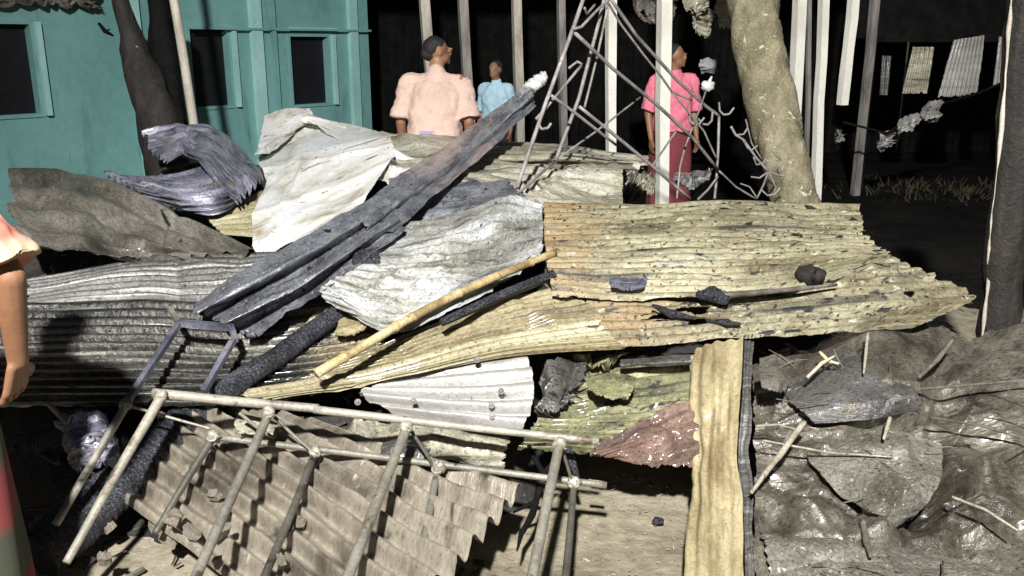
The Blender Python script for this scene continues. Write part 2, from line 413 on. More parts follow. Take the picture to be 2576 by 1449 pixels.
for nm, c0 in (('tubepale', .31), ('tube', .20), ('tubedark', .09)):
    M[nm] = mat('grey_' + nm, [(c0 * .62, c0 * .58, c0 * .5), (c0, c0 * .93, c0 * .77), (c0 * 1.3, c0 * 1.22, c0 * 1.02)], 7, (1, 1, 1), (.35, .6), .2, uv=False, fine=.3, bump=(70, .2),
                specks=[((c0 * .35, c0 * .25, c0 * .16), 9, (1, 1, 1), .61, .08), ((c0 * .2, c0 * .18, c0 * .15), 30, (1, 1, 1), .66, .05)])
M['steel'] = mat('blue_grey_steel', [(.05, .052, .07), (.11, .115, .15), (.20, .20, .25)], 9, (1, 1, 1), (.35, .6), .4, uv=False, fine=.35,
                 specks=[((.12, .07, .04), 18, (1, 1, 1), .62, .1)])
M['iron'] = mat('burnt_iron', [(.12, .11, .105), (.23, .215, .205), (.34, .325, .31)], 9, (1, 1, 1), (.5, .75), .1, uv=False, fine=.35,
                specks=[((.10, .06, .04), 16, (1, 1, 1), .62, .1)])
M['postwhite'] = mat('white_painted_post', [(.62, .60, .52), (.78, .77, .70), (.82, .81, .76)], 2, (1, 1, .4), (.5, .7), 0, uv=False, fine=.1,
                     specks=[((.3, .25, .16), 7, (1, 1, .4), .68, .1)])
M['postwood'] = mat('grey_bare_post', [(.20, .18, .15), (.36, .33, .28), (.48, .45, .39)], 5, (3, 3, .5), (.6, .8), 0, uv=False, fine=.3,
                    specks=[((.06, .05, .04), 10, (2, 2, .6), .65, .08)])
M['postdim'] = mat('smoke_stained_post', [(.09, .085, .08), (.19, .175, .165), (.3, .28, .26)], 5, (3, 3, .5), (.6, .8), 0, uv=False, fine=.3)  # darker grey than the bare posts
M['bark'] = mat('lichen_bark', [(.15, .135, .08), (.25, .22, .14), (.35, .315, .21)], 7, (1, 1, .7), (.7, .9), 0, uv=False,
                specks=[((.52, .50, .38), 15, (1, 1, 1.1), .635, .04), ((.05, .045, .025), 22, (1, 1, .6), .66, .05)], fine=.45, bump=(35, .8))
M['burntwood'] = mat('brown_burnt_wood', [(.005, .004, .003), (.012, .009, .007), (.026, .020, .014)], 6, (3, 3, .5), (.6, .85), 0, uv=False, fine=.4,
                     specks=[((.2, .19, .17), 26, (1, 1, 1), .71, .04)], bump=(40, .7))
M['paleedge'] = mat('split_pale_wood', [(.28, .25, .21), (.45, .42, .36)], 12, (1, 1, .3), (.6, .8), 0, uv=False, fine=.3)
M['mud'] = mat('muddy_ground', [(.07, .058, .038), (.19, .165, .115), (.28, .245, .175), (.31, .28, .21)], .95, (1, 1, 1), (.6, .9), 0, uv=False,
               specks=[((.05, .04, .025), 13, (1, 1, 1), .66, .07), ((.5, .45, .33), 42, (1, 1, 1), .70, .04)], fine=.35, bump=(28, .6))
M['ash'] = mat('ash_and_soot', [(.008, .008, .008), (.02, .018, .016), (.045, .04, .035)], 4, (1, 1, 1), (.6, .9), 0, uv=False,
               specks=[((.16, .15, .13), 34, (1, 1, 1), .68, .05)], fine=.5, bump=(40, .8))  # added filler, black so gaps between the sheets read dark
M['brick'] = mat('brick_rubble', [(.20, .16, .125), (.36, .31, .245), (.5, .46, .39)], 7, (1, 1, 1), (.7, .9), 0, uv=False,
                 specks=[((.05, .04, .035), 20, (1, 1, 1), .64, .08), ((.28, .13, .09), 6, (1, 1, 1), .6, .12)], fine=.4, bump=(60, .6))
M['chips'] = mat('burnt_chips', [(.015, .014, .013), (.06, .052, .045), (.17, .15, .12)], 3.5, (1, 1, 1), (.6, .9), 0, uv=False, fine=.5, bump=None)
M['straw'] = mat('dry_straw', [(.02, .016, .007), (.045, .036, .014)], 6, (1, 1, 1), (.7, .9), 0, uv=False, fine=.4, bump=None)
M['foil'] = mat('ash_white_foil', [(.5, .5, .5), (.72, .72, .72)], 14, (1, 1, 1), (.5, .7), .1, fine=.3, bump=(70, .6))
def cloth(name, c, k=.12): return mat(name, [tuple(x * .82 for x in c), c], 5, (1, 1, 1), (.8, .95), 0, uv=False, fine=k, bump=(160, .25), spec=.2)
M['skin'] = mat('brown_skin', [(.20, .095, .05), (.28, .145, .08)], 6, (1, 1, 1), (.45, .6), 0, uv=False, fine=.1, bump=None)
M['hair'] = mat('black_hair', [(.01, .009, .008), (.02, .017, .015)], 12, (4, 4, 1), (.4, .6), 0, uv=False, fine=.4, bump=(120, .6))
M['eye'] = mat('eye_white', [(.3, .27, .25), (.34, .31, .29)], 4, rough=(.2, .3), uv=False, bump=None)

# ------------------------------------------------------------------ ground and the dark ash filler that blackens gaps under the sheets
def ground():
    xs = np.concatenate([np.linspace(-60, -5, 12), np.linspace(-4.6, 5, 130), np.linspace(5.5, 60, 12)])
    ys = np.concatenate([np.linspace(-30, 1.2, 12), np.linspace(1.5, 8, 110), np.linspace(8.5, 80, 24)])
    X, Y = np.meshgrid(xs, ys)
    Z = .03 * fbm(X * 1.3, Y * 1.3, 3, 4) + .012 * fbm(X * 7, Y * 7, 8, 3)
    mb = MB(); n, m = X.shape
    mb.v = np.stack([X, Y, Z], -1).reshape(-1, 3).tolist()
    i = np.arange(n * m).reshape(n, m)
    mb.f = np.stack([i[:-1, :-1], i[:-1, 1:], i[1:, 1:], i[1:, :-1]], -1).reshape(-1, 4).tolist()
    o = mb.build('ground', M['mud'], loc=(0, 0, 0)); o['kind'] = 'structure'; o['label'] = 'bare muddy ground under and around the burnt heap'
ground()

_cy = [D(y) for y in range(1500, 289, -20)]; _cz = [float(np.interp(y, _hy, _hz)) for y in range(1500, 289, -20)]
def sst(a, b, x): t = np.clip((x - a) / (b - a), 0, 1); return t * t * (3 - 2 * t)
def mound_z(X, Y):
    z = np.interp(Y, _cy, _cz)
    k = sst(2.55, 3.3, Y + .25 * np.clip(-X, -1, 1) ) * sst(7.6, 6.4, Y)
    k = k * sst(-3.9, -2.4, X) * (1 - sst(1.15, 1.9, X + .45 * np.clip(Y - 3.6, 0, 2)) * sst(3.2, 3.9, Y))
    k = k * (1 - .97 * sst(-.05, .25, X) * sst(3.75, 3.2, Y)) * sst(3.4, 2.4, X)
    return (z * .80 - .10) * k + .07 * fbm(X * 3, Y * 3, 41, 4) * k - .05 * (1 - k)
def mound():
    X, Y = np.meshgrid(np.linspace(-4, 3.6, 190), np.linspace(2.2, 7.8, 150))
    Z = mound_z(X, Y)
    mb = MB(); n, m = X.shape
    mb.v = np.stack([X, Y, Z], -1).reshape(-1, 3).tolist()
    i = np.arange(n * m).reshape(n, m)
    mb.f = np.stack([i[:-1, :-1], i[:-1, 1:], i[1:, 1:], i[1:, :-1]], -1).reshape(-1, 4).tolist()
    o = mb.build('ash_mound', M['ash'], loc=(0, 0, 0)); o['kind'] = 'stuff'; o['label'] = 'black ash and soot under the burnt tin sheets'
mound()

def floor():  # near black ground patch behind the heap
    X, Y = np.meshgrid(np.linspace(-2.2, 9, 90), np.linspace(4.4, 13.6, 70))
    e = sst(4.5, 6.2, Y + .5 * fbm(X, Y, 61, 3)) * sst(-2.2, -1.2, X)
    Z = .05 * e - .09 * (1 - e) + .03 * fbm(X * 3, Y * 3, 51, 4)
    mb = MB(); n, m = X.shape
    mb.v = np.stack([X, Y, Z], -1).reshape(-1, 3).tolist()
    i = np.arange(n * m).reshape(n, m)
    mb.f = np.stack([i[:-1, :-1], i[:-1, 1:], i[1:, 1:], i[1:, :-1]], -1).reshape(-1, 4).tolist()
    o = mb.build('burnt_ground', M['soot'], loc=(0, 0, 0)); o['kind'] = 'structure'; o['label'] = 'soot black ground among the posts of the burnt shed'
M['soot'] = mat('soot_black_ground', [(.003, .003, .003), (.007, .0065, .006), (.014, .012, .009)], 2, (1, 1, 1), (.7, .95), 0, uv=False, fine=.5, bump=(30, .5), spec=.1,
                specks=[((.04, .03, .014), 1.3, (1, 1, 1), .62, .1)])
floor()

# ------------------------------------------------------------------ teal house
HA = P(-450, 420, 1 / (.1329 + 450 * .0000448)); HB = P(935, 300, 1 / (.1329 - 935 * .0000448))
HA.z = HB.z = 0
ht = (HB - HA); HL = ht.length; ht.normalize(); hn = Vector((ht.y, -ht.x, 0))
if hn.y > 0: hn = -hn
def house_sz(px, py):
    r = ray(px, py); o = Vector((0, 0, CAM_H))
    k = (HA - o).dot(hn) / r.dot(hn); p = o + r * k
    return (p - HA).dot(ht), p.z
def hp(s, z, off=0): return HA + ht * s + hn * off + Vector((0, 0, z))
hrot = Matrix((ht, -hn, Vector((0, 0, 1)))).transposed()
house = empty('teal_house', HA, 'teal painted house with dark window openings, standing behind the heap', 'house')
HT = 3.0
wins = []
for (x0, x1, yt, yb) in [(-40, 88, 60, 290), (483, 578, 73, 268), (733, 828, 92, 262)]:
    s0 = house_sz(x0, (yt + yb) / 2)[0]; s1 = house_sz(x1, (yt + yb) / 2)[0]
    zt = house_sz((x0 + x1) / 2, yt)[1]; zb = house_sz((x0 + x1) / 2, yb)[1]
    wins.append((s0, s1, zb, zt))
def hbox(mb, s0, s1, z0, z1, o0, o1):
    c = hp((s0 + s1) / 2, (z0 + z1) / 2, (o0 + o1) / 2)
    return mb.box(c, (s1 - s0, o1 - o0, z1 - z0), hrot)
w = MB(); cur = 0
for (s0, s1, zb, zt) in wins:
    hbox(w, cur, s0, 0, HT, -.12, 0); hbox(w, s0, s1, 0, zb, -.12, 0); hbox(w, s0, s1, zt, HT, -.12, 0); cur = s1
hbox(w, cur, HL, 0, HT, -.12, 0)
w.build('wall', M['teal'], house)
sw = MB(); hbox(sw, HL - .12, HL, 0, HT, -3.5, -.122); sw.build('side_wall', M['teal'], house)
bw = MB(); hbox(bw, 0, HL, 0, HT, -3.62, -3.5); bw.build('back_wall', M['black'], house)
rf = MB(); hbox(rf, -.3, HL + .3, HT + .002, HT + .06, -3.9, .45); rf.build('roof', M['greytin'], house)
for (s0, s1, zb, zt) in wins:
    fr = MB(); t = .03
    hbox(fr, s0 - t, s0 + .002, zb - t, zt + t, -.02, .012); hbox(fr, s1 - .002, s1 + t, zb - t, zt + t, -.02, .012)
    hbox(fr, s0 + .003, s1 - .003, zt - .002, zt + t, -.02, .012); hbox(fr, s0 + .003, s1 - .003, zb - t, zb + .002, -.02, .016)
    wo_ = fr.build('window', M['teal'], house)
    pn = MB(); hbox(pn, s0 + .003, s1 - .003, zb + .003, zt - .003, -.10, -.085); pn.build('pane', M['pane'], wo_)
    ed = MB(); hbox(ed, s1 + t + .002, s1 + t + .05, zb - .02, zt + .02, .002, .05); ed.build('trim', M['tealtrim'], wo_)  # strip that paints the lit reveal right of the window
for (px, wd) in [(348, .10), (648, .13), (690, .05), (888, .12)]:
    s, _ = house_sz(px, 200)
    b = MB(); hbox(b, s - wd / 2, s + wd / 2, 0, HT - .002, .002, .06); b.build('batten', M['tealtrim' if wd > .06 else 'teal'], house)
s0, z0 = house_sz(470, 64); s1, z1 = house_sz(930, 88)
lg = MB(); hbox(lg, s0, HL - .02, (z0 + z1) / 2 + .0, (z0 + z1) / 2 + .022, .062, .075); lg.build('ledge', M['teal'], house)
s0, z0 = house_sz(735, 68); s1, _ = house_sz(830, 70)
cp = MB(); hbox(cp, s0 - .06, s1 + .06, z0 - .03, z0 - .005, .002, .05); cp.build('cap', M['tealtrim'], house)

# ------------------------------------------------------------------ burnt shed behind: dark walls and the posts that still stand
shed = empty('burnt_shed', (3, 13, 0), 'burnt black shed wall in the dark behind the standing posts', 'shed')
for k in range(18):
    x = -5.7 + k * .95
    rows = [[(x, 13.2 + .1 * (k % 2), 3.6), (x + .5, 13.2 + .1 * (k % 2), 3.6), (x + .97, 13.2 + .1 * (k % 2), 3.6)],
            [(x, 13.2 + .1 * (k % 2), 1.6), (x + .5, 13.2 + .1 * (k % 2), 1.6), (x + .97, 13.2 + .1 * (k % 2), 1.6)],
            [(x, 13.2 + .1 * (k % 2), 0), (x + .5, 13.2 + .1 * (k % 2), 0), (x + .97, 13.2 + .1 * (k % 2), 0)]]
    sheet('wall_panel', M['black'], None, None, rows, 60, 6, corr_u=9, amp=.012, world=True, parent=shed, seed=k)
bm_ = MB(); bm_.box((3.6, 9.6, 3.35), (11, .14, .16)); bm_.build('beam', M['black'], shed)
bm_ = MB(); bm_.box((3.6, 8.05, 3.3), (11, .14, .16)); bm_.build('beam', M['black'], shed)
for k in range(6):
    bm_ = MB(); bm_.box((-1 + k * 1.9, 10.6, 3.5), (.1, 5.4, .1)); bm_.build('rafter', M['black'], shed)

def post(name, x0, y0, x1, y1, wd, d, m, label, cat='post', square=True, bottom=None, seed=0, top=3.3):
    a = P(x0, y0, d); b = P(x1, y1, d); dv = (a - b) / (a.z - b.z)
    t = a + dv * (top - a.z); q = b + dv * ((0 if bottom is None else b.z) - b.z)
    r = wd / F * d / 2 * (.86 if square else .9)
    mb = MB(); n = 9
    pts = [q.lerp(t, k / n) + Vector((.012 * float(vn(k * .7, seed, 2)), .012 * float(vn(k * .7, seed, 5)), 0)) for k in range(n + 1)]
    mb.tube(pts, [r * (1.25 if square else 1.0) * (1 + .12 * float(vn(k * 1.1, seed * 3, 9))) for k in range(n + 1)], 4 if square else 12, wob=0 if square else .05, seed=seed,
            flat=square, twist=math.pi / 4 + .3)
    return one(name, mb, M[m], label, cat)
post('house_pole', 438, 0, 484, 290, 24, 6.9, 'postwood', 'thin grey bare pole leaning in front of the teal house wall', 'pole', False, seed=1)
post('shed_post', 1066, 0, 1076, 120, 30, 9.4, 'postwood', 'grey bare post directly behind the head of the man in the salmon shirt', seed=2)
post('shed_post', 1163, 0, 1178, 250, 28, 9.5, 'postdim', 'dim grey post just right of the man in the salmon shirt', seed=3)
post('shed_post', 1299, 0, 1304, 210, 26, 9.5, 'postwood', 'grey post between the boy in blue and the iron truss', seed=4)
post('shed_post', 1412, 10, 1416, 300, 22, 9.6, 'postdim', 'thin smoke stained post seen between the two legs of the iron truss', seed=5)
post('shed_post', 1536, 0, 1537, 372, 28, 8.0, 'postwhite', 'bright white post directly under the apex of the iron truss', seed=6)
post('shed_post', 1671, 0, 1665, 470, 35, 7.4, 'postwhite', 'broad cream white post standing in front of the man in the pink shirt', seed=7)
post('shed_post', 2012, 0, 2003, 190, 32, 8.0, 'postwhite', 'white post standing close to the right side of the tree trunk', seed=8)
post('shed_post', 2072, 0, 2056, 360, 25, 8.1, 'postwhite', 'long slim white post, second to the right of the tree trunk', seed=9)
post('hanging_plank', 2146, 0, 2118, 264, 26, 8.1, 'postwhite', 'cream plank hanging from above with its lower end burnt off', 'plank', bottom=1, seed=10)
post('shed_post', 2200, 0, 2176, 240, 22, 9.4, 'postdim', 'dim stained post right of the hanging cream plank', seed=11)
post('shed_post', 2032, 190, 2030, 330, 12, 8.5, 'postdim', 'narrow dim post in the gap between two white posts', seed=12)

# burnt wood in front of the teal house
mb = MB(); mb.tube([P(285, -60, 7.3), P(318, 60, 7.3), P(352, 160, 7.25), P(400, 300, 7.1), P(440, 560, 7.0)], [.06, .075, .12, .15, .17], 14, wob=.25, seed=3, sub=5)
one('burnt_tree', mb, M['burntwood'], 'dark burnt tree trunk leaning in front of the teal house', 'trunk')
mb = MB(); mb.tube([P(388, -60, 7.5), P(405, 80, 7.5), P(425, 200, 7.4), P(445, 330, 7.3)], [.09, .10, .10, .09], 8, wob=.25, seed=8, sub=4)
one('charred_plank', mb, M['black'], 'black charred plank between the burnt trunk and the thin grey pole', 'plank')
mb = MB(); mb.tube([P(248, 58, 7.2), P(264, 78, 7.2), P(285, 90, 7.25)], [.012, .018, .008], 6, wob=.2, sub=3)
mb.tube([P(264, 78, 7.2), P(278, 74, 7.2)], [.01, .004], 5)
one('charred_twig', mb, M['black'], 'small black twig sticking out of the burnt trunk by the teal wall', 'twig')
sheet('charred_rag', M['browntarp'], 'dark charred rag hanging from the eaves above the left window', 'rag',
      [[hp(house_sz(x, 20)[0], z, .10) for x in (-60, 90, 250)] for z in (2.35, house_sz(60, -5)[1], house_sz(60, 22)[1])],
      60, 40, folds=14, fold_amp=.03, world=True, rag=(0, .2, 0, .6), ragf=5, seed=77)  # dark ragged piece under the eaves

# tree
mb = MB()
tp = [P(1880, -160, 6.6), P(1888, -40, 6.6), P(1899, 60, 6.6), P(1915, 160, 6.55), P(1938, 260, 6.5), P(1962, 360, 6.45), P(1990, 460, 6.4), P(2008, 540, 6.35)]
tp.append(tp[-1] + (tp[-1] - tp[-2]) * 2.6)
mb.tube(tp, [.165, .168, .172, .176, .174, .165, .16, .165, .2], 36, wob=.10, seed=12, sub=9)
tree = empty('tree', (tp[-1].x, tp[-1].y, 0), 'spotted tree trunk leaning between the posts, its bark covered in pale lichen', 'tree')
mb.build('trunk', M['bark'], tree)
mb = MB(); mb.tube([tp[0], tp[0] + Vector((-.25, .1, .7)), tp[0] + Vector((-.3, .2, 1.6))], [.16, .13, .08], 12, wob=.1, sub=4)
mb.build('limb', M['bark'], tree)
mb = MB(); mb.tube([tp[0] + Vector((0, 0, .1)), tp[0] + Vector((.3, .1, .7)), tp[0] + Vector((.8, .3, 1.5))], [.11, .09, .05], 10, wob=.1, sub=4)
mb.build('limb', M['bark'], tree)

# hanging scraps at the top behind the truss and beside the tree
for k, (pts, lab) in enumerate([
    ([[(1590, -30), (1650, -30), (1720, -30)], [(1600, 30), (1650, 30), (1700, 30)], [(1640, 62), (1670, 66), (1690, 60)]], 'grey brown scorched sheet hanging over the white posts at the top edge'),
    ([[(1730, 20), (1770, 15), (1800, 30)], [(1735, 50), (1768, 60), (1790, 60)], [(1750, 85), (1770, 100), (1778, 95)]], 'small ribbed pale scrap hanging left of the tree trunk'),
    ([[(1800, -10), (1830, -10), (1858, 0)], [(1805, 30), (1835, 35), (1862, 40)], [(1812, 72), (1838, 78), (1868, 70)]], 'pale square scrap hanging against the tree trunk'),
    ([[(1715, -30), (1750, -30), (1790, -30)], [(1718, 5), (1752, 10), (1785, 8)], [(1725, 30), (1755, 38), (1775, 30)]], 'dull hanging scrap at the top edge above the small ribbed scrap')]):
    sheet('hanging_scrap', M['backtin' if k else 'browntarp'], lab, 'scrap', [[P(x, y, 8.3 - .1 * k + .05 * j) for j, (x, y) in enumerate(r)] for r in pts], 36, 30, corr=0 if k != 1 else 6, amp=.01,
          folds=9, fold_amp=.05, world=True, rag=(.05, .1, 0, .25), seed=200 + k)

# right: tin wall panels that caught the light
for k, (x0, x1, xb0, xb1, yt, yb, m, lab) in enumerate([
    (2218, 2242, 2212, 2232, 140, 240, 'greytin', 'narrow dim tin strip at the left end of the hanging tin panels'),
    (2294, 2350, 2268, 2332, 118, 236, 'backtin', 'middle sized pale tin panel left of the widest hanging panel'),
    (2398, 2478, 2356, 2456, 100, 248, 'whitecorr', 'widest pale ribbed tin panel hanging in the dark on the right'),
    (2512, 2552, 2496, 2536, 92, 218, 'whitecorr', 'ribbed tin panel hanging beside the dark post at the right edge')]):
    d = 9.3
    rows = [[P(x0 + (x1 - x0) * i / 3, yt - 4 * i * (k == 2), d) for i in range(4)], [P((x0 + xb0) / 2 + ((x1 + xb1) - (x0 + xb0)) / 2 * i / 3, (yt + yb) / 2, d - .03) for i in range(4)],
            [P(xb0 + (xb1 - xb0) * i / 3, yb - 3 * i * (k > 1), d - .05) for i in range(4)]]
    sheet('hanging_tin', M[m], lab, 'tin panel', rows, 90, 30, corr_u=[2, 5, 9, 4][k], amp=.014, world=True, rag=(.015, .015, .01, .06), seed=300 + k, noise=[(3, .004)], amod=.2)
mb = MB(); mb.box(P(2390, 96, 9.45), (1.7, .06, .08)); mb.box(P(2390, 96, 9.45) + Vector((.9, 0, -.8)), (.08, .08, 1.7)); mb.box(P(2390, 96, 9.45) + Vector((-.8, 0, -.8)), (.08, .08, 1.7))
mb.box(P(2390, 96, 9.45) + Vector((0, .05, .5)), (1.9, .05, 1.0))
one('charred_rail', mb, M['black'], 'black charred rail and posts carrying the hanging tin panels', 'rail')
for k, (rows, lab) in enumerate([
    ([[(2205, 330), (2240, 325), (2270, 318)], [(2212, 352), (2235, 350), (2255, 345)], [(2218, 372), (2230, 385), (2240, 372)]], 'crumpled pale tin scrap lowest in the dark right of the posts'),
    ([[(2262, 300), (2280, 290), (2300, 296)], [(2255, 322), (2282, 318), (2300, 310)], [(2262, 338), (2280, 336), (2290, 328)]], 'crumpled pale tin scrap between the lowest scrap and the flat one'),
    ([[(2318, 270), (2345, 252), (2372, 250)], [(2312, 285), (2338, 278), (2365, 272)], [(2318, 300), (2335, 306), (2352, 312)]], 'flat pale tin scrap just below the widest hanging panel'),
    ([[(2100, 326), (2110, 325), (2120, 327)], [(2102, 345), (2110, 345), (2120, 344)], [(2104, 362), (2112, 360), (2121, 361)]], 'tiny white scrap under the burnt off cream plank')]):
    sheet('tin_scrap', M['whitecorr'], lab, 'scrap', [[P(x, y, 8.6 + .08 * i - .05 * j) for i, (x, y) in enumerate(r)] for j, r in enumerate(rows)], 30, 26, folds=10, fold_amp=.06, world=True,
          rag=(.15, .15, .1, .2), seed=400 + k)
# a sooty wire that carries the scraps
mb = MB(); mb.tube([P(2090, 300, 8.6), P(2230, 335, 8.62), P(2340, 270, 8.7), P(2460, 235, 8.8), P(2560, 190, 8.9)], .012, 6, sub=4)
one('sagging_wire', mb, M['black'], 'sagging sooty wire below the tin panels', 'wire')

# dim ground growth on the right
mb = MB(); rng = random.Random(4)
for k in range(520):
    x = rng.gauss(4.7, .6); y = rng.gauss(9.6, .4); h = rng.uniform(.04, .16)
    a = rng.uniform(0, 6.28); dx = Vector((math.cos(a), math.sin(a), 0)) * .012; lean = Vector((rng.uniform(-.12, .12), rng.uniform(-.12, .12), h))
    b = Vector((x, y, 0)); mb.add([b - dx, b + dx, b + lean + dx * .3, b + lean - dx * .3], [(0, 1, 2, 3)])
one('dry_straw', mb, M['straw'], 'dry straw lying on the dark ground', 'straw', kind='stuff')

# near post at the right edge
a, b = P(2590, -40, 3.45), P(2516, 790, 3.45); dv = (a - b) / (a.z - b.z); q = b + dv * (-.1 - b.z); t = a + dv * (1.95 - a.z)
rp = empty('wooden_post', (q.x, q.y, 0), 'dark burnt wooden post with a pale split edge at the right edge of the heap', 'post')
mb = MB(); n = 40
pts = [q.lerp(t, k / n) for k in range(n + 1)]
mb.tube(pts, [.075 * (1 + .16 * float(fbm(k * .35, 2.2, 4, 3))) for k in range(n + 1)], 10, wob=.14, seed=21)
mb.build('shaft', M['burntwood'], rp)
mb = MB(); off = Vector((-.072, -.018, 0))
mb.tube([p + off + Vector((.010 * float(fbm(k * .4, 7, 3, 3)), 0, 0)) for k, p in enumerate(pts)], [max(.0015, .007 * (1 + 1.5 * float(fbm(k * .5, 1, 3, 3)))) for k in range(n + 1)], 6)
mb.build('edge', M['paleedge'], rp)  # pale strip stands in for the lit left edge of the post

# ------------------------------------------------------------------ people
def capsule(mb, a, b, ra, rb, n=12):
    a, b = Vector(a), Vector(b)
    mb.tube([a.lerp(b, k / 4) for k in range(5)], [ra + (rb - ra) * k / 4 for k in range(5)], n)
    mb.ell(a, (ra,) * 3, nu=n, nv=8); mb.ell(b, (rb,) * 3, nu=n, nv=8)

def loft(mb, secs, T, n=24, dy=0):
    zs = [q[0] for q in secs]; Z = np.linspace(zs[0], zs[-1], 22)
    RX = np.interp(Z, zs, [q[1] for q in secs]); RY = np.interp(Z, zs, [q[2] for q in secs]); vs = []
    for z, rx, ry in zip(Z, RX, RY):
        for i in range(n):
            a = 2 * math.pi * i / n
            ca, sa = math.cos(a), math.sin(a); e = .8
            vs.append(T(rx * math.copysign(abs(ca) ** e, ca), ry * math.copysign(abs(sa) ** e, sa) + dy, z))
    m = len(Z)
    fs = [(j * n + i, j * n + (i + 1) % n, (j + 1) * n + (i + 1) % n, (j + 1) * n + i) for j in range(m - 1) for i in range(n)]
    fs.append(tuple(range(n - 1, -1, -1))); fs.append(tuple(range((m - 1) * n, m * n)))
    mb.add(vs, fs)

def remesh(o, vox, it=4):
    r = o.modifiers.new('Remesh', 'REMESH'); r.mode = 'VOXEL'; r.voxel_size = vox; r.use_smooth_shade = True
    s = o.modifiers.new('Smooth', 'SMOOTH'); s.factor = .5; s.iterations = it

def person(label, loc, rz, height, shirt, wrap, arms=None, lean=0., broad=1., hem=0., vox=.011, head_turn=0., group=None, legs_bare=False):
    """a standing figure that faces its local +Y, 1.70 m tall before scaling; arms: elbow, wrist, finger direction for left (-x) and right (+x)."""
    root = empty('person', loc, label, 'person', group)
    root.rotation_euler = (0, 0, rz); k = height / 1.70; root.scale = (k * broad, k * broad, k)
    L0 = Vector(loc); ORG[root.name] = Vector((0, 0, 0))
    arms = arms or {}
    sh = lambda s: Vector((s * .175, 0, 1.395))
    A = {}
    for s in (-1, 1):
        el, wr, fd = arms.get(s, ((s * .235, -.03, 1.11), (s * .235, .06, .87), (0, .12, -1)))
        A[s] = (sh(s), Vector(el), Vector(wr), Vector(fd).normalized())
    lv = Vector((0, lean, 0))
    T = lambda x, y, z: Vector((x, y + lean * max(0, z - .95) / .75, z))
    for s in (-1, 1): A[s] = (A[s][0] + lv * .6, A[s][1] + lv * .35, A[s][2] + lv * .2, A[s][3])
    body = MB()
    # trunk
    loft(body, ((.84, .13, .10), (.93, .155, .115), (1.03, .145, .105), (1.13, .138, .098), (1.23, .152, .108), (1.33, .16, .105), (1.40, .13, .08), (1.45, .07, .06)), T)
    capsule(body, T(0, -.005, 1.42), T(0, .015, 1.55), .058, .052)
    # head: skull, jaw, nose, brow, lips, ears
    hc = T(0, .02, 1.62); hr = Matrix.Rotation(head_turn, 3, 'Z')
    hh = lambda x, y, z: hc + hr @ Vector((x, y, z))
    body.ell(hh(0, -.005, .02), (.073, .09, .088), nu=18, nv=12); body.ell(hh(0, .028, -.045), (.055, .06, .06), nu=14, nv=10)
    body.ell(hh(0, .092, -.012), (.012, .018, .02)); body.ell(hh(0, .092, -.02), (.017, .012, .010)); body.ell(hh(0, .076, .022), (.05, .014, .010))
    body.ell(hh(0, .083, -.052), (.022, .01, .009)); body.ell(hh(0, .075, -.082), (.022, .016, .014))
    for s in (-1, 1): body.ell(hh(s * .076, -.005, -.005), (.010, .018, .03))
    for s in (-1, 1):
        S0, E, Wr, fd = A[s]
        capsule(body, T(s * .06, 0, 1.40), S0, .06, .058)
        capsule(body, S0, E, .052, .038); capsule(body, E, Wr, .038, .026)
        # hand: palm, four fingers of unequal length bent at the knuckles, thumb from the side near the wrist
        f = fd; side = f.cross(Vector((0, 0, 1)) if abs(f.z) < .9 else Vector((0, 1, 0))).normalized()
        side = Vector((0, 1, 0)) - f * f.y if abs(f.z) > .7 else side; side.normalize()
        nrm = f.cross(side).normalized() * (-s)
        pe = Wr + f * .085
        for q in np.linspace(-.032, .032, 4): capsule(body, Wr + f * .01 + side * float(q) * .7, pe + side * float(q), .013, .012, 8)
        for q, ln in zip((-.037, -.0125, .0125, .037), (.058, .072, .078, .068)):
            b0 = pe + side * q; b1 = b0 + f * ln * .5 + nrm * .008; b2 = b1 + (f * .75 + nrm * .6).normalized() * ln * .5
            capsule(body, b0, b1, .0088, .0084, 8); capsule(body, b1, b2, .0084, .007, 8)
        t0 = Wr + f * .03 + side * .03; t1 = t0 + (side * .8 + f * .7).normalized() * .035; t2 = t1 + (f + side * .2 + nrm * .3).normalized() * .032
        capsule(body, t0, t1, .013, .011, 8); capsule(body, t1, t2, .011, .009, 8)
        # legs
        hip = Vector((s * .09, 0, .90)); kn = Vector((s * .10, .02, .50)); an = Vector((s * .105, -.02, .09))
        capsule(body, hip, kn, .085, .055); capsule(body, kn, kn.lerp(an, .35) + Vector((0, -.015, 0)), .052, .052); capsule(body, kn.lerp(an, .35) + Vector((0, -.015, 0)), an, .052, .035)
        capsule(body, an + Vector((0, -.02, -.04)), an + Vector((s * .02, .15, -.065)), .035, .022)
    b = body.build('body', M['skin'], root); remesh(b, vox, 5)
    # shirt: follows trunk and upper arms, ends above the elbow and below the waist
    sm = MB()
    loft(sm, ((.93 + hem, .195, .155), (.98 + hem, .192, .148), (1.065 + hem * .3, .182, .138), (1.15, .18, .134), (1.23, .186, .136), (1.31, .192, .132), (1.375, .17, .11), (1.425, .12, .085), (1.46, .075, .066)), T, 30, -.004)
    capsule(sm, T(0, 0, 1.40), T(0, .0, 1.455), .085, .068)
    for s in (-1, 1):
        S0, E, Wr, fd = A[s]
        capsule(sm, T(s * .05, 0, 1.385), S0 + Vector((0, 0, -.005)), .08, .074); 
        sl = S0.lerp(E, .95); ax = (E - S0).normalized()
        sm.tube([S0, S0.lerp(E, .4), sl], [.074, .074, .088], 16)
    so = sm.build('shirt', shirt, root); remesh(so, vox * .8, 4)
    tx = bpy.data.textures.new('cloth_folds', 'CLOUDS'); tx.noise_scale = .13
    dm = so.modifiers.new('Displace', 'DISPLACE'); dm.texture = tx; dm.strength = .055; dm.mid_level = .5
    # wrap skirt
    sk = MB(); nz, na = 26, 56; vs = []
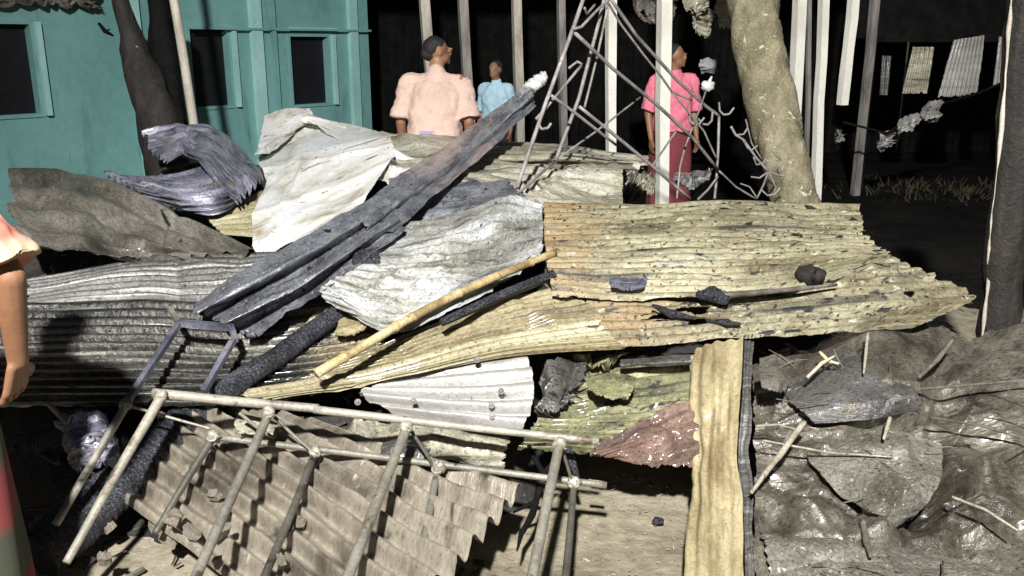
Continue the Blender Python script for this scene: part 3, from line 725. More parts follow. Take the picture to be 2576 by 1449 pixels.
    for j in range(nz + 1):
        q = j / nz; z = .99 + hem - q * (.83 + hem)
        for i in range(na):
            a = 2 * math.pi * i / na
            fold = .012 * math.sin(a * 7 + 2 * q + rz) * q + .018 * float(fbm(2.2 * math.cos(a) + 5, 2.2 * math.sin(a) + q * 1.5, int(rz * 7) % 9, 3)) * (q + .2)
            rx = .165 + .035 * math.sin(min(q * 4, math.pi / 2)) + .02 * q + fold; ry = .125 + .035 * math.sin(min(q * 4, math.pi / 2)) + .02 * q + fold
            vs.append(Vector((rx * math.cos(a), ry * math.sin(a), z)))
    sk.add(vs, [(j * na + i, j * na + (i + 1) % na, (j + 1) * na + (i + 1) % na, (j + 1) * na + i) for j in range(nz) for i in range(na)])
    wo = sk.build('wrap_skirt', wrap, root); sd = wo.modifiers.new('Solidify', 'SOLIDIFY'); sd.thickness = .004
    # hair cap and eyes
    hm = MB(); hm.ell(hh(0, -.022, .035), (.079, .088, .085), nu=24, nv=16, wob=.05, seed=int(abs(loc[0]) * 10)); hm.ell(hh(0, -.05, -.01), (.068, .055, .062), nu=16, nv=12)
    ho = hm.build('hair', M['hair'], root)
    for s in (-1, 1):
        em = MB(); em.ell(hh(s * .029, .069, .004), (.009, .007, .005)); eo = em.build('eye', M['eye'], root)
        em = MB(); em.ell(hh(s * .029, .0745, .004), (.005, .003, .005)); em.build('iris', M['hair'], eo)
    return root
salmon = cloth('salmon_cloth', (.58, .42, .355)); lilac = cloth('lilac_cloth', (.38, .30, .50)); sky_blue = cloth('light_blue_cloth', (.42, .62, .74))
pinkc = cloth('pink_cloth', (.80, .22, .30)); pinkd = cloth('dull_red_cloth', (.22, .05, .06), .35); greyc = cloth('grey_white_cloth', (.36, .37, .38)); darkc = cloth('dark_cloth', (.03, .03, .04))
def at(px, d): p = P(px, 300, d); return (p.x, p.y, 0)
person('man in a loose salmon shirt and lilac wrap standing beside the teal house', at(1090, 6.5), math.radians(-6), 1.62, salmon, lilac, head_turn=math.radians(-60), lean=.2, broad=1.12, hem=.06)
person('boy in a light blue shirt standing in the dark between two grey posts', at(1248, 9.3), math.radians(150), 1.41, sky_blue, darkc, vox=.014)
person('man in a bright pink shirt standing behind the broad cream white post', at(1690, 7.9), math.radians(-165), 1.57, pinkc, pinkd, vox=.011, head_turn=math.radians(50))

# near person cut by the left edge
def stripes():
    m = bpy.data.materials.new('salmon_plaid_cloth'); m.use_nodes = True; t = m.node_tree; b = t.nodes['Principled BSDF']
    tc = t.nodes.new('ShaderNodeTexCoord'); wv = t.nodes.new('ShaderNodeTexWave'); wv.bands_direction = 'Z'; wv.inputs['Scale'].default_value = 3.2; wv.inputs['Distortion'].default_value = 2.5
    wv.inputs['Detail'].default_value = 2
    r = t.nodes.new('ShaderNodeValToRGB'); e = r.color_ramp.elements
    e[0].position = .15; e[0].color = (.50, .17, .12, 1); e[1].position = .85; e[1].color = (.50, .36, .24, 1); k = e.new(.5); k.color = (.52, .28, .21, 1)
    t.links.new(tc.outputs['Object'], wv.inputs[0]); t.links.new(wv.outputs[0], r.inputs[0]); t.links.new(r.outputs[0], b.inputs['Base Color'])
    b.inputs['Roughness'].default_value = .9
    return m
def wrapcheck():
    m = bpy.data.materials.new('red_green_check_cloth'); m.use_nodes = True; t = m.node_tree; b = t.nodes['Principled BSDF']
    tc = t.nodes.new('ShaderNodeTexCoord'); wv = t.nodes.new('ShaderNodeTexWave'); wv.bands_direction = 'Z'; wv.inputs['Scale'].default_value = .85; wv.inputs['Distortion'].default_value = 1.5
    r = t.nodes.new('ShaderNodeValToRGB'); e = r.color_ramp.elements
    e[0].position = .35; e[0].color = (.055, .06, .04, 1); e[1].position = .7; e[1].color = (.20, .035, .035, 1)
    t.links.new(tc.outputs['Object'], wv.inputs[0]); t.links.new(wv.outputs[0], r.inputs[0]); t.links.new(r.outputs[0], b.inputs['Base Color'])
    b.inputs['Roughness'].default_value = .9
    return m
person('person in a salmon striped shirt cut off by the left edge, one bare forearm hanging', (-1.46, 2.0, 0), math.radians(-8), 1.60, stripes(), wrapcheck(),
       arms={1: ((.345, -.01, 1.16), (.285, .05, .92), (-.35, .15, -1)), -1: ((-.24, .0, 1.12), (-.22, .12, .9), (0, .2, -1))}, vox=.0048)

# ------------------------------------------------------------------ the heap, from back to front
sheet('corrugated_sheet', M['backtin'], 'long weathered sheet with a rolled top edge along the back of the heap', 'tin sheet',
      [[(760, 300, .25), (900, 338, .25), (1060, 343, .2), (1230, 358, .2), (1430, 366, .2), (1635, 398, .2)],
       [(770, 330, .08), (900, 352, .1), (1060, 366, .05), (1230, 380, .05), (1430, 390, .05), (1630, 412, .1)],
       [(800, 380, .1), (930, 385, .1), (1080, 392, .1), (1230, 405, .1), (1430, 410, .1), (1600, 425, .1)]], 130, 40, corr=4.4, amp=.014, folds=12, fold_amp=.02, noise=[(3, .008)], rag=(0, .03, 0, .05), seed=1)
sheet('corrugated_sheet', M['backtin'], 'weathered sheet with a squared right end, under the feet of the iron truss', 'tin sheet',
      [[(1000, 395, .3), (1200, 402, .3), (1400, 408, .25), (1566, 418, .2)], [(1000, 440, .12), (1200, 440, .1), (1400, 452, .1), (1567, 470, .1)],
       [(1000, 500, .12), (1200, 500, .1), (1390, 520, .08), (1566, 527, .08)]], 130, 90, corr=8, amp=.014, folds=22, fold_amp=.022, noise=[(4, .008)], rag=(0, .01, 0, .03), seed=2, amod=.6)
sheet('tin_flap', M['browntarp'], 'brown grey flap sloping from a peak at the left to the heap middle', 'tin sheet',
      [[(20, 425, .15), (120, 415, .1), (225, 432, 0), (340, 475, -.05), (480, 545, -.05), (650, 634, -.05)],
       [(30, 500, .25), (130, 500, .15), (220, 500, -.05), (320, 555, .04), (440, 605, -.03), (560, 640, .0)],
       [(50, 580, .3), (140, 590, .1), (220, 590, .05), (300, 620, -.03), (390, 640, .03), (500, 650, .0)],
       [(60, 670, .1), (150, 672, .1), (230, 668, .05), (300, 665, .02), (380, 660, .02), (460, 660, .02)]], 150, 120, corr=4.3, amp=.024, folds=14, fold_amp=.018, facet=(7, .10), amod=.5, noise=[(3, .008), (12, .003)], rag=(.03, .01, .02, .04), seed=3)
sheet('cream_sheet', M['cream'], 'small cream corrugated corner showing between the blue grey roll and the white sheet', 'tin sheet',
      [[(520, 545, .1), (590, 512, .1), (660, 480, .1)], [(530, 560, .1), (600, 550, .08), (660, 540, .1)], [(560, 590, .1), (620, 595, .08), (680, 600, .1)]], 60, 60, corr=6, amp=.01, seed=4)
sheet('rolled_tin', M['bluetin'], 'upper blue grey crumpled lobe of torn tin against the teal house', 'tin sheet',
      [[(352, 322, .0), (440, 300, .0), (535, 293, .1), (605, 345, .1), (662, 415, .05)], [(358, 345, -.1), (450, 335, -.15), (530, 345, -.2), (600, 405, -.15), (660, 450, -.05)],
       [(395, 385, -.1), (465, 375, -.12), (535, 400, -.2), (585, 460, -.15), (625, 500, -.05)], [(420, 410, .1), (480, 400, .1), (530, 430, -.02), (560, 490, .0), (600, 525, .0)]], 120, 110,
      corr=9, amp=.018, folds=14, fold_amp=.025, facet=(6, .08), noise=[(9, .003)], rag=(.05, .01, .01, .01), ragf=5, seed=5, amod=.5)
sheet('rolled_tin', M['bluetin'], 'lower blue grey lobe of fluted tin folded over the brown flap', 'tin sheet',
      [[(255, 440, .1), (340, 448, .05), (440, 440, .0), (520, 415, .0), (585, 405, .1)], [(300, 455, -.05), (370, 465, -.12), (460, 462, -.2), (540, 450, -.2), (600, 440, -.05)],
       [(345, 480, -.08), (420, 495, -.15), (490, 500, -.2), (560, 490, -.2), (612, 470, -.05)], [(390, 505, .0), (450, 520, .0), (510, 540, -.02), (570, 530, -.02), (610, 500, .05)]], 120, 110,
      corr=9, amp=.016, folds=6, fold_amp=.02, rag=(.04, .01, .01, .01), ragf=5, seed=6, amod=.4)
sheet('white_sheet', M['white'], 'largest crumpled dirty white sheet, left of the charred ridge cap', 'tin sheet',
      [[(665, 284, .0), (715, 281, .02), (776, 291, .05)], [(652, 330, -.02), (715, 330, -.04), (786, 305, -.0)], [(645, 385, -.06), (735, 362, -.06), (880, 342, .0)], [(668, 440, -.05), (780, 420, -.10), (985, 398, -.05)],
       [(632, 520, -.1), (760, 480, -.11), (1000, 425, -.09)], [(630, 600, -.08), (740, 550, -.10), (930, 480, -.10)], [(655, 632, -.05), (725, 600, -.05), (880, 540, -.05)]], 110, 130,
      folds=12, fold_amp=.012, noise=[(9, .0025)], rag=(.012, .02, .006, .012), seed=7, lin=True, facet=(10, .17))
sheet('white_flap', M['white'], 'small bluish white bent flap standing on top of the crumpled white sheet', 'tin sheet',
      [[(662, 283, .0), (715, 279, .0), (778, 290, .02)], [(652, 325, -.14), (718, 322, -.17), (786, 306, -.05)], [(642, 372, -.12), (690, 360, -.2), (745, 332, -.1)], [(640, 392, -.08), (668, 388, -.13), (700, 372, -.1)]], 60, 60, folds=10, fold_amp=.014, facet=(5, .12), rag=(.04, .02, .01, .04), seed=71)
sheet('white_sheet', M['white'], 'second dirty white sheet continuing behind the ridge cap toward the back sheets', 'tin sheet',
      [[(770, 318, .02), (880, 345, .0), (1010, 372, .0), (1120, 380, .05)], [(800, 350, -.08), (900, 372, -.12), (1010, 395, -.1), (1090, 410, -.05)], [(860, 392, -.1), (930, 410, -.12), (1000, 430, -.1), (1060, 440, -.05)], [(930, 440, -.08), (970, 455, -.08), (1010, 465, -.06), (1050, 470, -.02)]], 90, 60, folds=18, fold_amp=.02, facet=(7, .16), rag=(.02, .04, .03, .03), seed=72)
sheet('dark_sheet', M['ridge'], 'dark grey triangular sheet lying behind the charred ridge cap', 'tin sheet',
      [[(980, 480, -.05), (1120, 420, -.05), (1245, 405, -.02)], [(980, 530, -.08), (1140, 490, -.1), (1300, 470, -.05)], [(990, 585, -.08), (1150, 550, -.1), (1335, 512, -.08)]], 100, 70,
      folds=8, fold_amp=.015, facet=(6, .2), corr=3, amp=.008, noise=[(5, .008)], seed=8, rag=(0, .05, .03, .03))
sheet('crumpled_sheet', M['crumple'], 'large light grey crumpled sheet in the middle, its lower edge casting a black shadow', 'tin sheet',
      [[(990, 578, -.08), (1130, 560, -.12), (1265, 520, -.12), (1366, 520, -.1)], [(930, 645, -.12), (1080, 636, -.18), (1230, 608, -.2), (1367, 562, -.14)],
       [(860, 700, -.14), (1010, 700, -.2), (1180, 680, -.22), (1364, 604, -.16)], [(805, 742, -.14), (930, 768, -.2), (1085, 745, -.22), (1300, 660, -.18)],
       [(850, 775, -.14), (970, 832, -.16), (1090, 788, -.2), (1240, 708, -.18)]], 230, 210, corr=15, amp=.0055, folds=26, fold_amp=.012, facet=(9, .14), noise=[(5, .005), (13, .004)], rag=(.03, .02, .02, .02), seed=9, amod=1.4)
sheet('corrugated_sheet', M['greytin'], 'upper grey corrugated sheet on the left side of the heap', 'tin sheet',
      [[(60, 700, .1), (330, 655, .05), (620, 628, .0), (790, 632, .0)], [(60, 740, .06), (330, 705, .03), (560, 692, -.02), (740, 690, .0)],
       [(60, 795, .05), (330, 775, .02), (520, 775, .0), (690, 775, .0)]], 120, 130, corr=10, amp=.012, noise=[(1.2, .02)], folds=4, fold_amp=.012, rag=(.05, 0, .01, .02), seed=10, amod=.35, rib=True)
sheet('corrugated_sheet', M['wettin'], 'wet soot blackened corrugated sheet at the lower left with shining ridges', 'tin sheet',
      [[(-40, 765, .05), (350, 755, .03), (620, 765, .03), (960, 725, .03)], [(-60, 850, .0), (350, 845, .0), (640, 855, .0), (1000, 800, .02)],
       [(-80, 935, -.02), (330, 935, -.02), (640, 930, -.02), (940, 890, .0)], [(-90, 1020, .0), (320, 1020, .0), (620, 1015, .0), (820, 985, .0)]], 160, 190, corr=13, amp=.014, noise=[(2, .012)],
      rag=(.03, .03, .0, .02), seed=11, amod=.3, rib=True)
sheet('corrugated_sheet', M['olive'], 'brownish corrugated sheet fanning out below the yellow bamboo pole', 'tin sheet',
      [[(790, 925, -.02), (1000, 850, -.04), (1190, 780, -.05), (1395, 720, -.05)], [(770, 955, -.03), (1020, 893, -.05), (1230, 832, -.07), (1500, 775, -.07)],
       [(750, 985, -.02), (1040, 935, -.04), (1260, 885, -.06), (1570, 868, -.06)]], 150, 130, corr=11, amp=.0125, noise=[(2, .012)], folds=6, fold_amp=.012, rag=(.02, .02, .02, 0), seed=12, amod=.4, rib=True)
sheet('corrugated_sheet', M['cream'], 'narrow cream corrugated sheet with a long straight lower edge across the middle', 'tin sheet',
      [[(560, 985, -.06), (830, 938, -.08), (1010, 893, -.1), (1250, 838, -.12), (1508, 798, -.12)], [(640, 1000, -.08), (860, 965, -.11), (1040, 925, -.13), (1270, 868, -.15), (1535, 836, -.15)],
       [(700, 1006, -.06), (900, 976, -.09), (1060, 940, -.11), (1290, 894, -.13), (1575, 876, -.12)]], 150, 70, corr=5, amp=.013, noise=[(2, .008)], folds=4, fold_amp=.01, rag=(0, .03, .01, .004), seed=13, amod=.4, rib=True)
sheet('corrugated_sheet', M['yellow_low'], 'lower yellow sheet with black burn holes and a point at its right end', 'tin sheet',
      [[(1470, 690, .06), (1720, 690, .06), (1900, 680, .06), (2080, 660, .04), (2238, 648, .02)], [(1470, 740, -.04), (1720, 740, -.02), (1900, 728, .0), (2120, 705, .0), (2345, 690, .0)],
       [(1475, 790, -.08), (1700, 790, -.06), (1900, 785, -.04), (2170, 765, -.03), (2455, 751, .0)], [(1490, 866, -.1), (1690, 860, -.08), (1880, 844, -.06), (2090, 834, -.04), (2300, 824, .02)]],
      230, 170, corr=10, amp=.0125, noise=[(2.5, .012), (14, .0016)], folds=10, fold_amp=.010, rag=(.01, .02, 0, .01), holes=[(.30, .62, .055, .07), (.205, .70, .05, .05), (.345, .80, .05, .035), (.86, .55, .012, .03)], seed=14, amod=.5, rib=True)
sheet('corrugated_sheet', M['yellow'], 'largest yellow scorched corrugated sheet, rust orange along its left edge', 'tin sheet',
      [[(1366, 516, -.12), (1560, 517, -.06), (1760, 505, .0), (1960, 503, .02), (2166, 513, .02)], [(1367, 590, -.14), (1560, 588, -.09), (1770, 580, -.05), (1980, 578, -.04), (2180, 590, -.02)],
       [(1374, 670, -.14), (1560, 668, -.1), (1780, 664, -.08), (2000, 655, -.06), (2235, 640, -.0)], [(1388, 738, -.14), (1560, 748, -.1), (1790, 748, -.1), (1990, 722, -.08), (2240, 652, .0)]],
      240, 230, corr=17, amp=.0105, noise=[(1.6, .016), (6, .002)], folds=8, fold_amp=.008, rag=(.004, .016, .004, .010), ragf=12, seed=15, amod=.45, rib=True)

# the charred ridge cap
sheet('ridge_cap', M['ridge'], 'upper length of the long charred ridge cap pointing up to the truss', 'ridge cap',
      [[(880, 540, -.25), (1010, 437, -.3), (1165, 335, -.4), (1335, 212, -.5)], [(915, 570, -.29), (1060, 462, -.35), (1190, 364, -.45), (1342, 238, -.53)],
       [(928, 582, -.17), (1070, 476, -.23), (1199, 376, -.33), (1345, 244, -.42)], [(985, 585, -.27), (1100, 488, -.32), (1216, 392, -.42), (1348, 268, -.5)]], 170, 60,
      noise=[(5, .005), (24, .0015)], folds=10, fold_amp=.007, rag=(.02, .02, .03, .03), seed=16)
sheet('ridge_cap', M['ridge'], 'lower length of the charred ridge cap spreading into three dark ribs', 'ridge cap',
      [[(470, 775, -.1), (650, 650, -.14), (830, 557, -.2), (985, 470, -.26)], [(490, 790, -.17), (670, 690, -.24), (850, 590, -.28), (990, 500, -.31)], [(515, 795, -.03), (690, 705, -.10), (862, 605, -.16), (995, 520, -.23)],
       [(560, 815, -.17), (720, 735, -.24), (875, 635, -.28), (1005, 545, -.31)], [(590, 820, -.03), (740, 745, -.10), (885, 645, -.16), (1010, 560, -.23)], [(622, 860, -.12), (762, 768, -.18), (900, 668, -.22), (1025, 578, -.28)]], 170, 90,
      noise=[(5, .005), (24, .0015)], folds=12, fold_amp=.007, rag=(.05, .02, .02, .03), seed=17)
mb = MB()
for k in range(9):
    p = P(1338 + 4 * k, 214 - 3 * k + 4 * (k % 3), D(290) - .5); mb.ell(p, (.045 - .003 * k, .04, .028 + .012 * (k % 2)), wob=.5, seed=k, nu=16, nv=10)
mb.tube([P(1352, 205, D(290) - .5), P(1372, 212, D(290) - .5)], [.012, .004], 6)
one('crumpled_foil', mb, M['foil'], 'ash white crumpled tip sitting on the upper end of the ridge cap', 'scrap')
mb = MB()
for k in range(60):
    p = H(random.uniform(895, 950), random.uniform(628, 665), -.2); mb.ell(p, (.016, .016, .010), wob=.5, seed=k, nu=7, nv=5)
one('charcoal_clump', mb, M['char'], 'small clump of charcoal tucked under the ridge cap on the grey crumpled sheet', 'charcoal')

# poles and logs
def bamboo(pts, r, nodes, n=14):
    mb = MB(); N = 60; a, b = Vector(pts[0]), Vector(pts[1]); P_, R_ = [], []
    ts = sorted(set([k / N for k in range(N + 1)] + [max(0, min(1, q + e)) for q in nodes for e in (-.008, -.003, .003, .008)]))
    for t in ts:
        bow = Vector((0, 0, .03 * math.sin(t * math.pi) + .006 * float(vn(t * 6, 1, 3)))); P_.append(a.lerp(b, t) + bow)
        R_.append(r * (1 - .12 * t) * (1.20 if any(abs(t - q) < .0045 for q in nodes) else 1))
    return mb.tube(P_, R_, n, wob=.04)
one('bamboo_pole', bamboo([H(795, 940, -.24), H(1395, 636, -.20)], .017, [.1, .29, .36, .55, .72, .88]), M['bamboo'], 'yellow bamboo pole slanting under the edge of the grey crumpled sheet', 'pole')
mb = MB(); mb.tube([H(1110, 812, -.2), H(1240, 752, -.18), H(1392, 690, -.16)], [.018, .02, .024], 4, flat=True, wob=.1, sub=6)
one('steel_strip', mb, M['char'], 'dark flat charred batten lying parallel below the yellow bamboo pole', 'batten')
def log(a, b, r0, r1, seed, ring=.05, n=22, N=240):
    mb = MB(); a, b = Vector(a), Vector(b); pts = []; rad = []
    for k in range(N + 1):
        t = k / N; pts.append(a.lerp(b, t) + Vector((0, 0, .012 * float(vn(t * 5, seed, 3)))))
        rad.append((r0 + (r1 - r0) * t) * (1 + ring * math.sin(t * 215 + 7 * float(vn(t * 5, seed, 2))) * (.6 + float(vn(t * 14, seed, 7))) + .10 * float(vn(t * 6, seed, 8))))
    return mb.tube(pts, rad, n, wob=.035, seed=seed)
one('charred_log', log(H(545, 1000, -.1), H(895, 758, -.06), .042, .034, 2), M['char'], 'charred log with cross cracks lying over the cream sheet', 'log')
one('charred_log', log(Pz(90, 1400, .10), H(545, 1000, .16), .085, .07, 5), M['char'], 'thick black charred log under the tube frame at the lower left', 'log')
one('charred_log', log(Pz(-60, 1190, .08), H(260, 1060, .1), .06, .05, 6), M['char'], 'half hidden black log beside the striped shirt person', 'log')
for k, (pts, r, m, lab) in enumerate([
    ([H(1180 + 570, 742, -.1), H(1792, 742, -.12), H(1832, 755, -.1)], [.012, .034, .02], 'char', 'black charred lump in the crease between the two yellow sheets'),
    ([H(1640, 768, -.12), H(1690, 790, -.12), H(1745, 800, -.1)], [.006, .018, .006], 'char', 'black sliver of charcoal left of the creased lump'),
    ([H(1775, 806, -.1), H(1830, 812, -.1), H(1862, 815, -.09)], [.005, .012, .005], 'char', 'thin black sliver below the creased lump'),
    ([H(2018, 705, -.08), H(2030, 688, -.1), H(2052, 690, -.1), H(2064, 706, -.08)], [.028, .04, .036, .022], 'burntwood', 'rounded burnt wood stub resting on the right half of the yellow sheets'),
    ([H(1820, 745, -.11), H(1950, 732, -.1), H(2105, 716, -.08)], [.016, .011, .005], 'stickdark', 'long sooty splinter lying in the crease of the yellow sheets')]):  # last entry: dark line along the lip of the upper sheet
    mb = MB(); mb.tube(pts, r, 9, wob=.4, seed=k + 3, sub=5); one('charred_piece', mb, M[m], lab, 'charred wood')
sheet('grey_flake', M['bluetin'], 'blue grey flake of tin stuck to the lower left of the largest yellow sheet', 'scrap',
      [[(1530, 690, -.16), (1580, 690, -.16), (1625, 694, -.16)], [(1532, 708, -.16), (1580, 708, -.16), (1628, 708, -.16)], [(1535, 722, -.16), (1580, 726, -.16), (1620, 720, -.16)]], 40, 26, noise=[(8, .012)], rag=(.1, .1, .1, .2), seed=44)

# white corrugated sheet at the front and what lies right of it
ws = sheet('corrugated_sheet', M['whitecorr'], 'clean white corrugated sheet with round screw heads, below the long cream edge', 'tin sheet',
      [[(960, 950, -.05), (1090, 925, -.06), (1220, 903, -.07), (1322, 893, -.07)], [(930, 975, -.07), (1080, 962, -.09), (1220, 950, -.11), (1340, 940, -.11)],
       [(905, 992, -.08), (1070, 1008, -.11), (1220, 1015, -.13), (1340, 1015, -.13)], [(1000, 1046, -.1), (1110, 1060, -.12), (1220, 1075, -.14), (1312, 1090, -.14)]], 120, 110, corr=5.2, amp=.021, noise=[(3, .006), (14, .0015)],
      rag=(.02, .015, 0, .01), seed=20, amod=.3, rib=True)
for (x, y) in [(1236, 1020), (1238, 1047), (1200, 906), (1260, 985), (1040, 1010), (900, 1012)]:
    p = H(x, y, -.155); mb = MB(); mb.tube([p, p + Vector((0, -.004, .003))], [.011, .011], 14); mb.tube([p + Vector((0, -.004, .003)), p + Vector((0, -.010, .008))], [.006, .005], 6)
    mb.build('screw', M['iron'], ws)
sheet('crumpled_cloth', M['tarpgrey'], 'grey crumpled cloth hanging in the gap right of the white corrugated sheet', 'cloth',
      [[(1362, 925, .02), (1420, 905, .02), (1482, 915, .02)], [(1360, 985, -.02), (1410, 970, -.05), (1465, 955, -.02)], [(1365, 1050, -.02), (1400, 1040, -.05), (1430, 1010, -.03)]], 60, 60, folds=22, fold_amp=.035, rag=(.05, .1, .05, .1), seed=21)
sheet('mossy_sheet', M['mosstin'], 'mossy yellow green corrugated sheet in the hollow below the yellow sheets', 'tin sheet',
      [[(1400, 935, .1), (1560, 905, .12), (1760, 880, .12)], [(1370, 1020, .02), (1540, 1005, .03), (1760, 985, .04)], [(1330, 1085, -.02), (1500, 1090, -.02), (1700, 1090, .0)], [(1300, 1125, -.02), (1480, 1140, -.02), (1660, 1160, .0)]], 110, 130,
      corr=13, amp=.013, folds=10, fold_amp=.015, noise=[(4, .008)], rag=(.04, .02, .05, .03), seed=22, amod=.4, rib=True)
sheet('cream_shard', M['cream'], 'small cream shard in the dark gap above the mossy sheet', 'scrap',
      [[(1430, 885, .05), (1520, 880, .05), (1590, 885, .05)], [(1440, 900, .03), (1510, 905, .03), (1570, 895, .03)], [(1470, 915, .03), (1510, 925, .03), (1545, 908, .03)]], 50, 30, folds=10, fold_amp=.03, rag=(.1, .1, .05, .2), seed=24)
sheet('pale_batten', M['tarpgrey'], 'pale grey strip lying along the top of the mossy sheet', 'scrap',
      [[(1560, 905, .0), (1640, 897, .0), (1735, 892, .0)], [(1560, 918, -.02), (1640, 912, -.02), (1738, 908, -.02)], [(1565, 925, .0), (1640, 922, .0), (1738, 918, .0)]], 50, 14, noise=[(6, .01)], seed=25)
sheet('rusty_sheet', M['rust'], 'red brown rusty sheet with a ragged edge on the mud', 'tin sheet',
      [[(1470, 1140, -.03), (1560, 1075, -.06), (1650, 1025, -.06), (1760, 985, -.06)], [(1500, 1145, -.05), (1590, 1110, -.08), (1670, 1080, -.08), (1760, 1060, -.08)], [(1530, 1150, -.02), (1600, 1170, -.04), (1680, 1180, -.04), (1760, 1175, -.04)]], 120, 80,
      folds=14, fold_amp=.014, noise=[(5, .008), (20, .003)], corr=4, amp=.005, rag=(.04, .0, .10, .08), ragf=7, seed=23)
sheet('hanging_sheet', M['hang'], 'tan wrinkled sheet standing on end under the yellow sheets', 'tin sheet',
      [[(1750, 885, -.02), (1800, 868, -.06), (1870, 848, -.1)], [(1742, 1000, -.04), (1800, 1000, -.12), (1862, 1000, -.12)], [(1736, 1150, -.04), (1790, 1150, -.1), (1850, 1150, -.1)],
       [(1728, 1300, -.04), (1790, 1300, -.09), (1866, 1300, -.08)], [(1722, 1480, -.02), (1790, 1480, -.06), (1870, 1480, -.04)]], 60, 170, folds=26, fold_amp=.007, noise=[(3, .006), (12, .003)], corr_u=4.2, amp=.0045, rag=(.03, .01, 0, 0), ragf=4, seed=26)
sheet('sooty_board', M['greytin'], 'narrow soot blackened strip along the right side of the tan wrinkled sheet', 'board',
      [[(1872, 850, -.02), (1884, 852, -.02), (1898, 858, .0)], [(1866, 1000, -.04), (1878, 1000, -.04), (1890, 1000, .0)], [(1856, 1150, -.04), (1868, 1150, -.04), (1886, 1150, .0)], [(1870, 1300, -.03), (1880, 1300, -.03), (1894, 1300, .0)],
       [(1874, 1480, .0), (1884, 1480, .0), (1898, 1480, .02)]], 16, 120, noise=[(6, .01)], corr_u=2, amp=.006, seed=27)
sheet('brown_panel', M['brown'], 'broad brown ribbed panel at the bottom under the tube frame, its right edge jagged', 'tin sheet',
      [[(800, 1075, .05), (1080, 1162, -.02), (1325, 1232, -.12)], [(620, 1030, .08), (965, 1218, -.09), (1225, 1345, -.18)], [(460, 1030, .08), (820, 1268, -.08), (1110, 1480, -.19)], [(330, 1095, .06), (690, 1355, -.02), (960, 1590, -.16)],
       [(230, 1200, .04), (560, 1450, .0), (820, 1680, -.02)]], 150, 170, corr=10.5, amp=.025, noise=[(3, .006), (12, .002)], folds=4, fold_amp=.01, rag=(.0, .03, .01, 0), ragf=5, seed=28, amod=.15)
sheet('grey_strip', M['backtin'], 'pale grey crumpled strip between the two rails of the tube frame', 'scrap',
      [[(700, 1060, .05), (860, 1062, .05), (1040, 1088, .0), (1290, 1100, .0)], [(690, 1090, .0), (860, 1100, .0), (1060, 1125, -.04), (1280, 1135, -.04)], [(680, 1120, .03), (850, 1130, .03), (1060, 1160, .0), (1270, 1178, .0)]], 120, 50,
      folds=26, fold_amp=.035, noise=[(6, .01)], rag=(.05, .03, .03, .03), seed=29)
sheet('bluish_scrap', M['bluetin'], 'bluish crumpled scrap low on the left below the wet sheet', 'scrap',
      [[(130, 1030, .0), (200, 1020, .0), (270, 1040, .0)], [(170, 1100, -.03), (220, 1090, -.06), (290, 1110, -.02)], [(210, 1180, .0), (260, 1200, -.04), (300, 1190, .0)]], 50, 60, folds=18, fold_amp=.04, rag=(.1, .1, .1, .15), seed=30)

# ------------------------------------------------------------------ right lower corner
sheet('muddy_tarp', M['tarp'], 'dark muddy tarpaulin spread over the lower right corner of the heap', 'tarpaulin',
      [[(1890, 850, .2), (2100, 838, .2), (2350, 815, .2), (2640, 790, .25)], [(1892, 980, .08), (2120, 980, .02), (2350, 970, .02), (2640, 950, .05)], [(1892, 1110, .02), (2110, 1120, -.02), (2350, 1120, .0), (2650, 1100, .02)],
       [(1892, 1260, .02), (2120, 1270, -.02), (2360, 1270, .0), (2660, 1260, .0)], [(1892, 1480, .02), (2120, 1500, .02), (2360, 1500, .02), (2680, 1500, .02)]], 220, 220, folds=130, fold_amp=.020, facet=(16, .16), noise=[(2, .02), (9, .004)], rag=(.02, 0, .04, 0), seed=31)
sheet('plastic_sheet', M['tarpgrey'], 'grey plastic sheet folded to a dark point in the lower right debris', 'plastic sheet',
      [[(1965, 960, .0), (2050, 895, .0), (2120, 868, .02), (2180, 872, .02)], [(1985, 1000, -.03), (2080, 945, -.06), (2170, 930, -.06), (2230, 955, -.04)], [(2015, 1035, -.04), (2110, 1010, -.08), (2200, 1000, -.08), (2285, 1000, -.06)],
       [(2050, 1065, -.03), (2130, 1062, -.06), (2210, 1055, -.06), (2295, 1025, -.03)]], 110, 100, folds=12, fold_amp=.010, facet=(7, .12), noise=[(9, .003)], rag=(.02, .01, .02, .02), ragf=5, seed=32)
sheet('burst_sack', M['sack'], 'burst sandy sack sagging to a point in the lower right debris', 'sack',
      [[(2030, 1130, .0), (2120, 1090, .02), (2240, 1082, .02), (2370, 1120, .02)], [(2035, 1160, -.04), (2140, 1140, -.06), (2250, 1140, -.06), (2370, 1170, -.04)], [(2080, 1210, -.05), (2160, 1200, -.07), (2250, 1200, -.07), (2355, 1230, -.05)],
       [(2130, 1270, -.04), (2180, 1280, -.1), (2250, 1285, -.1), (2320, 1280, -.03)], [(2180, 1310, .0), (2215, 1330, -.02), (2250, 1330, -.02), (2290, 1310, .0)]], 110, 100, folds=24, fold_amp=.014, facet=(7, .10), noise=[(14, .003)], rag=(.015, .015, .01, .015), ragf=5, seed=33)
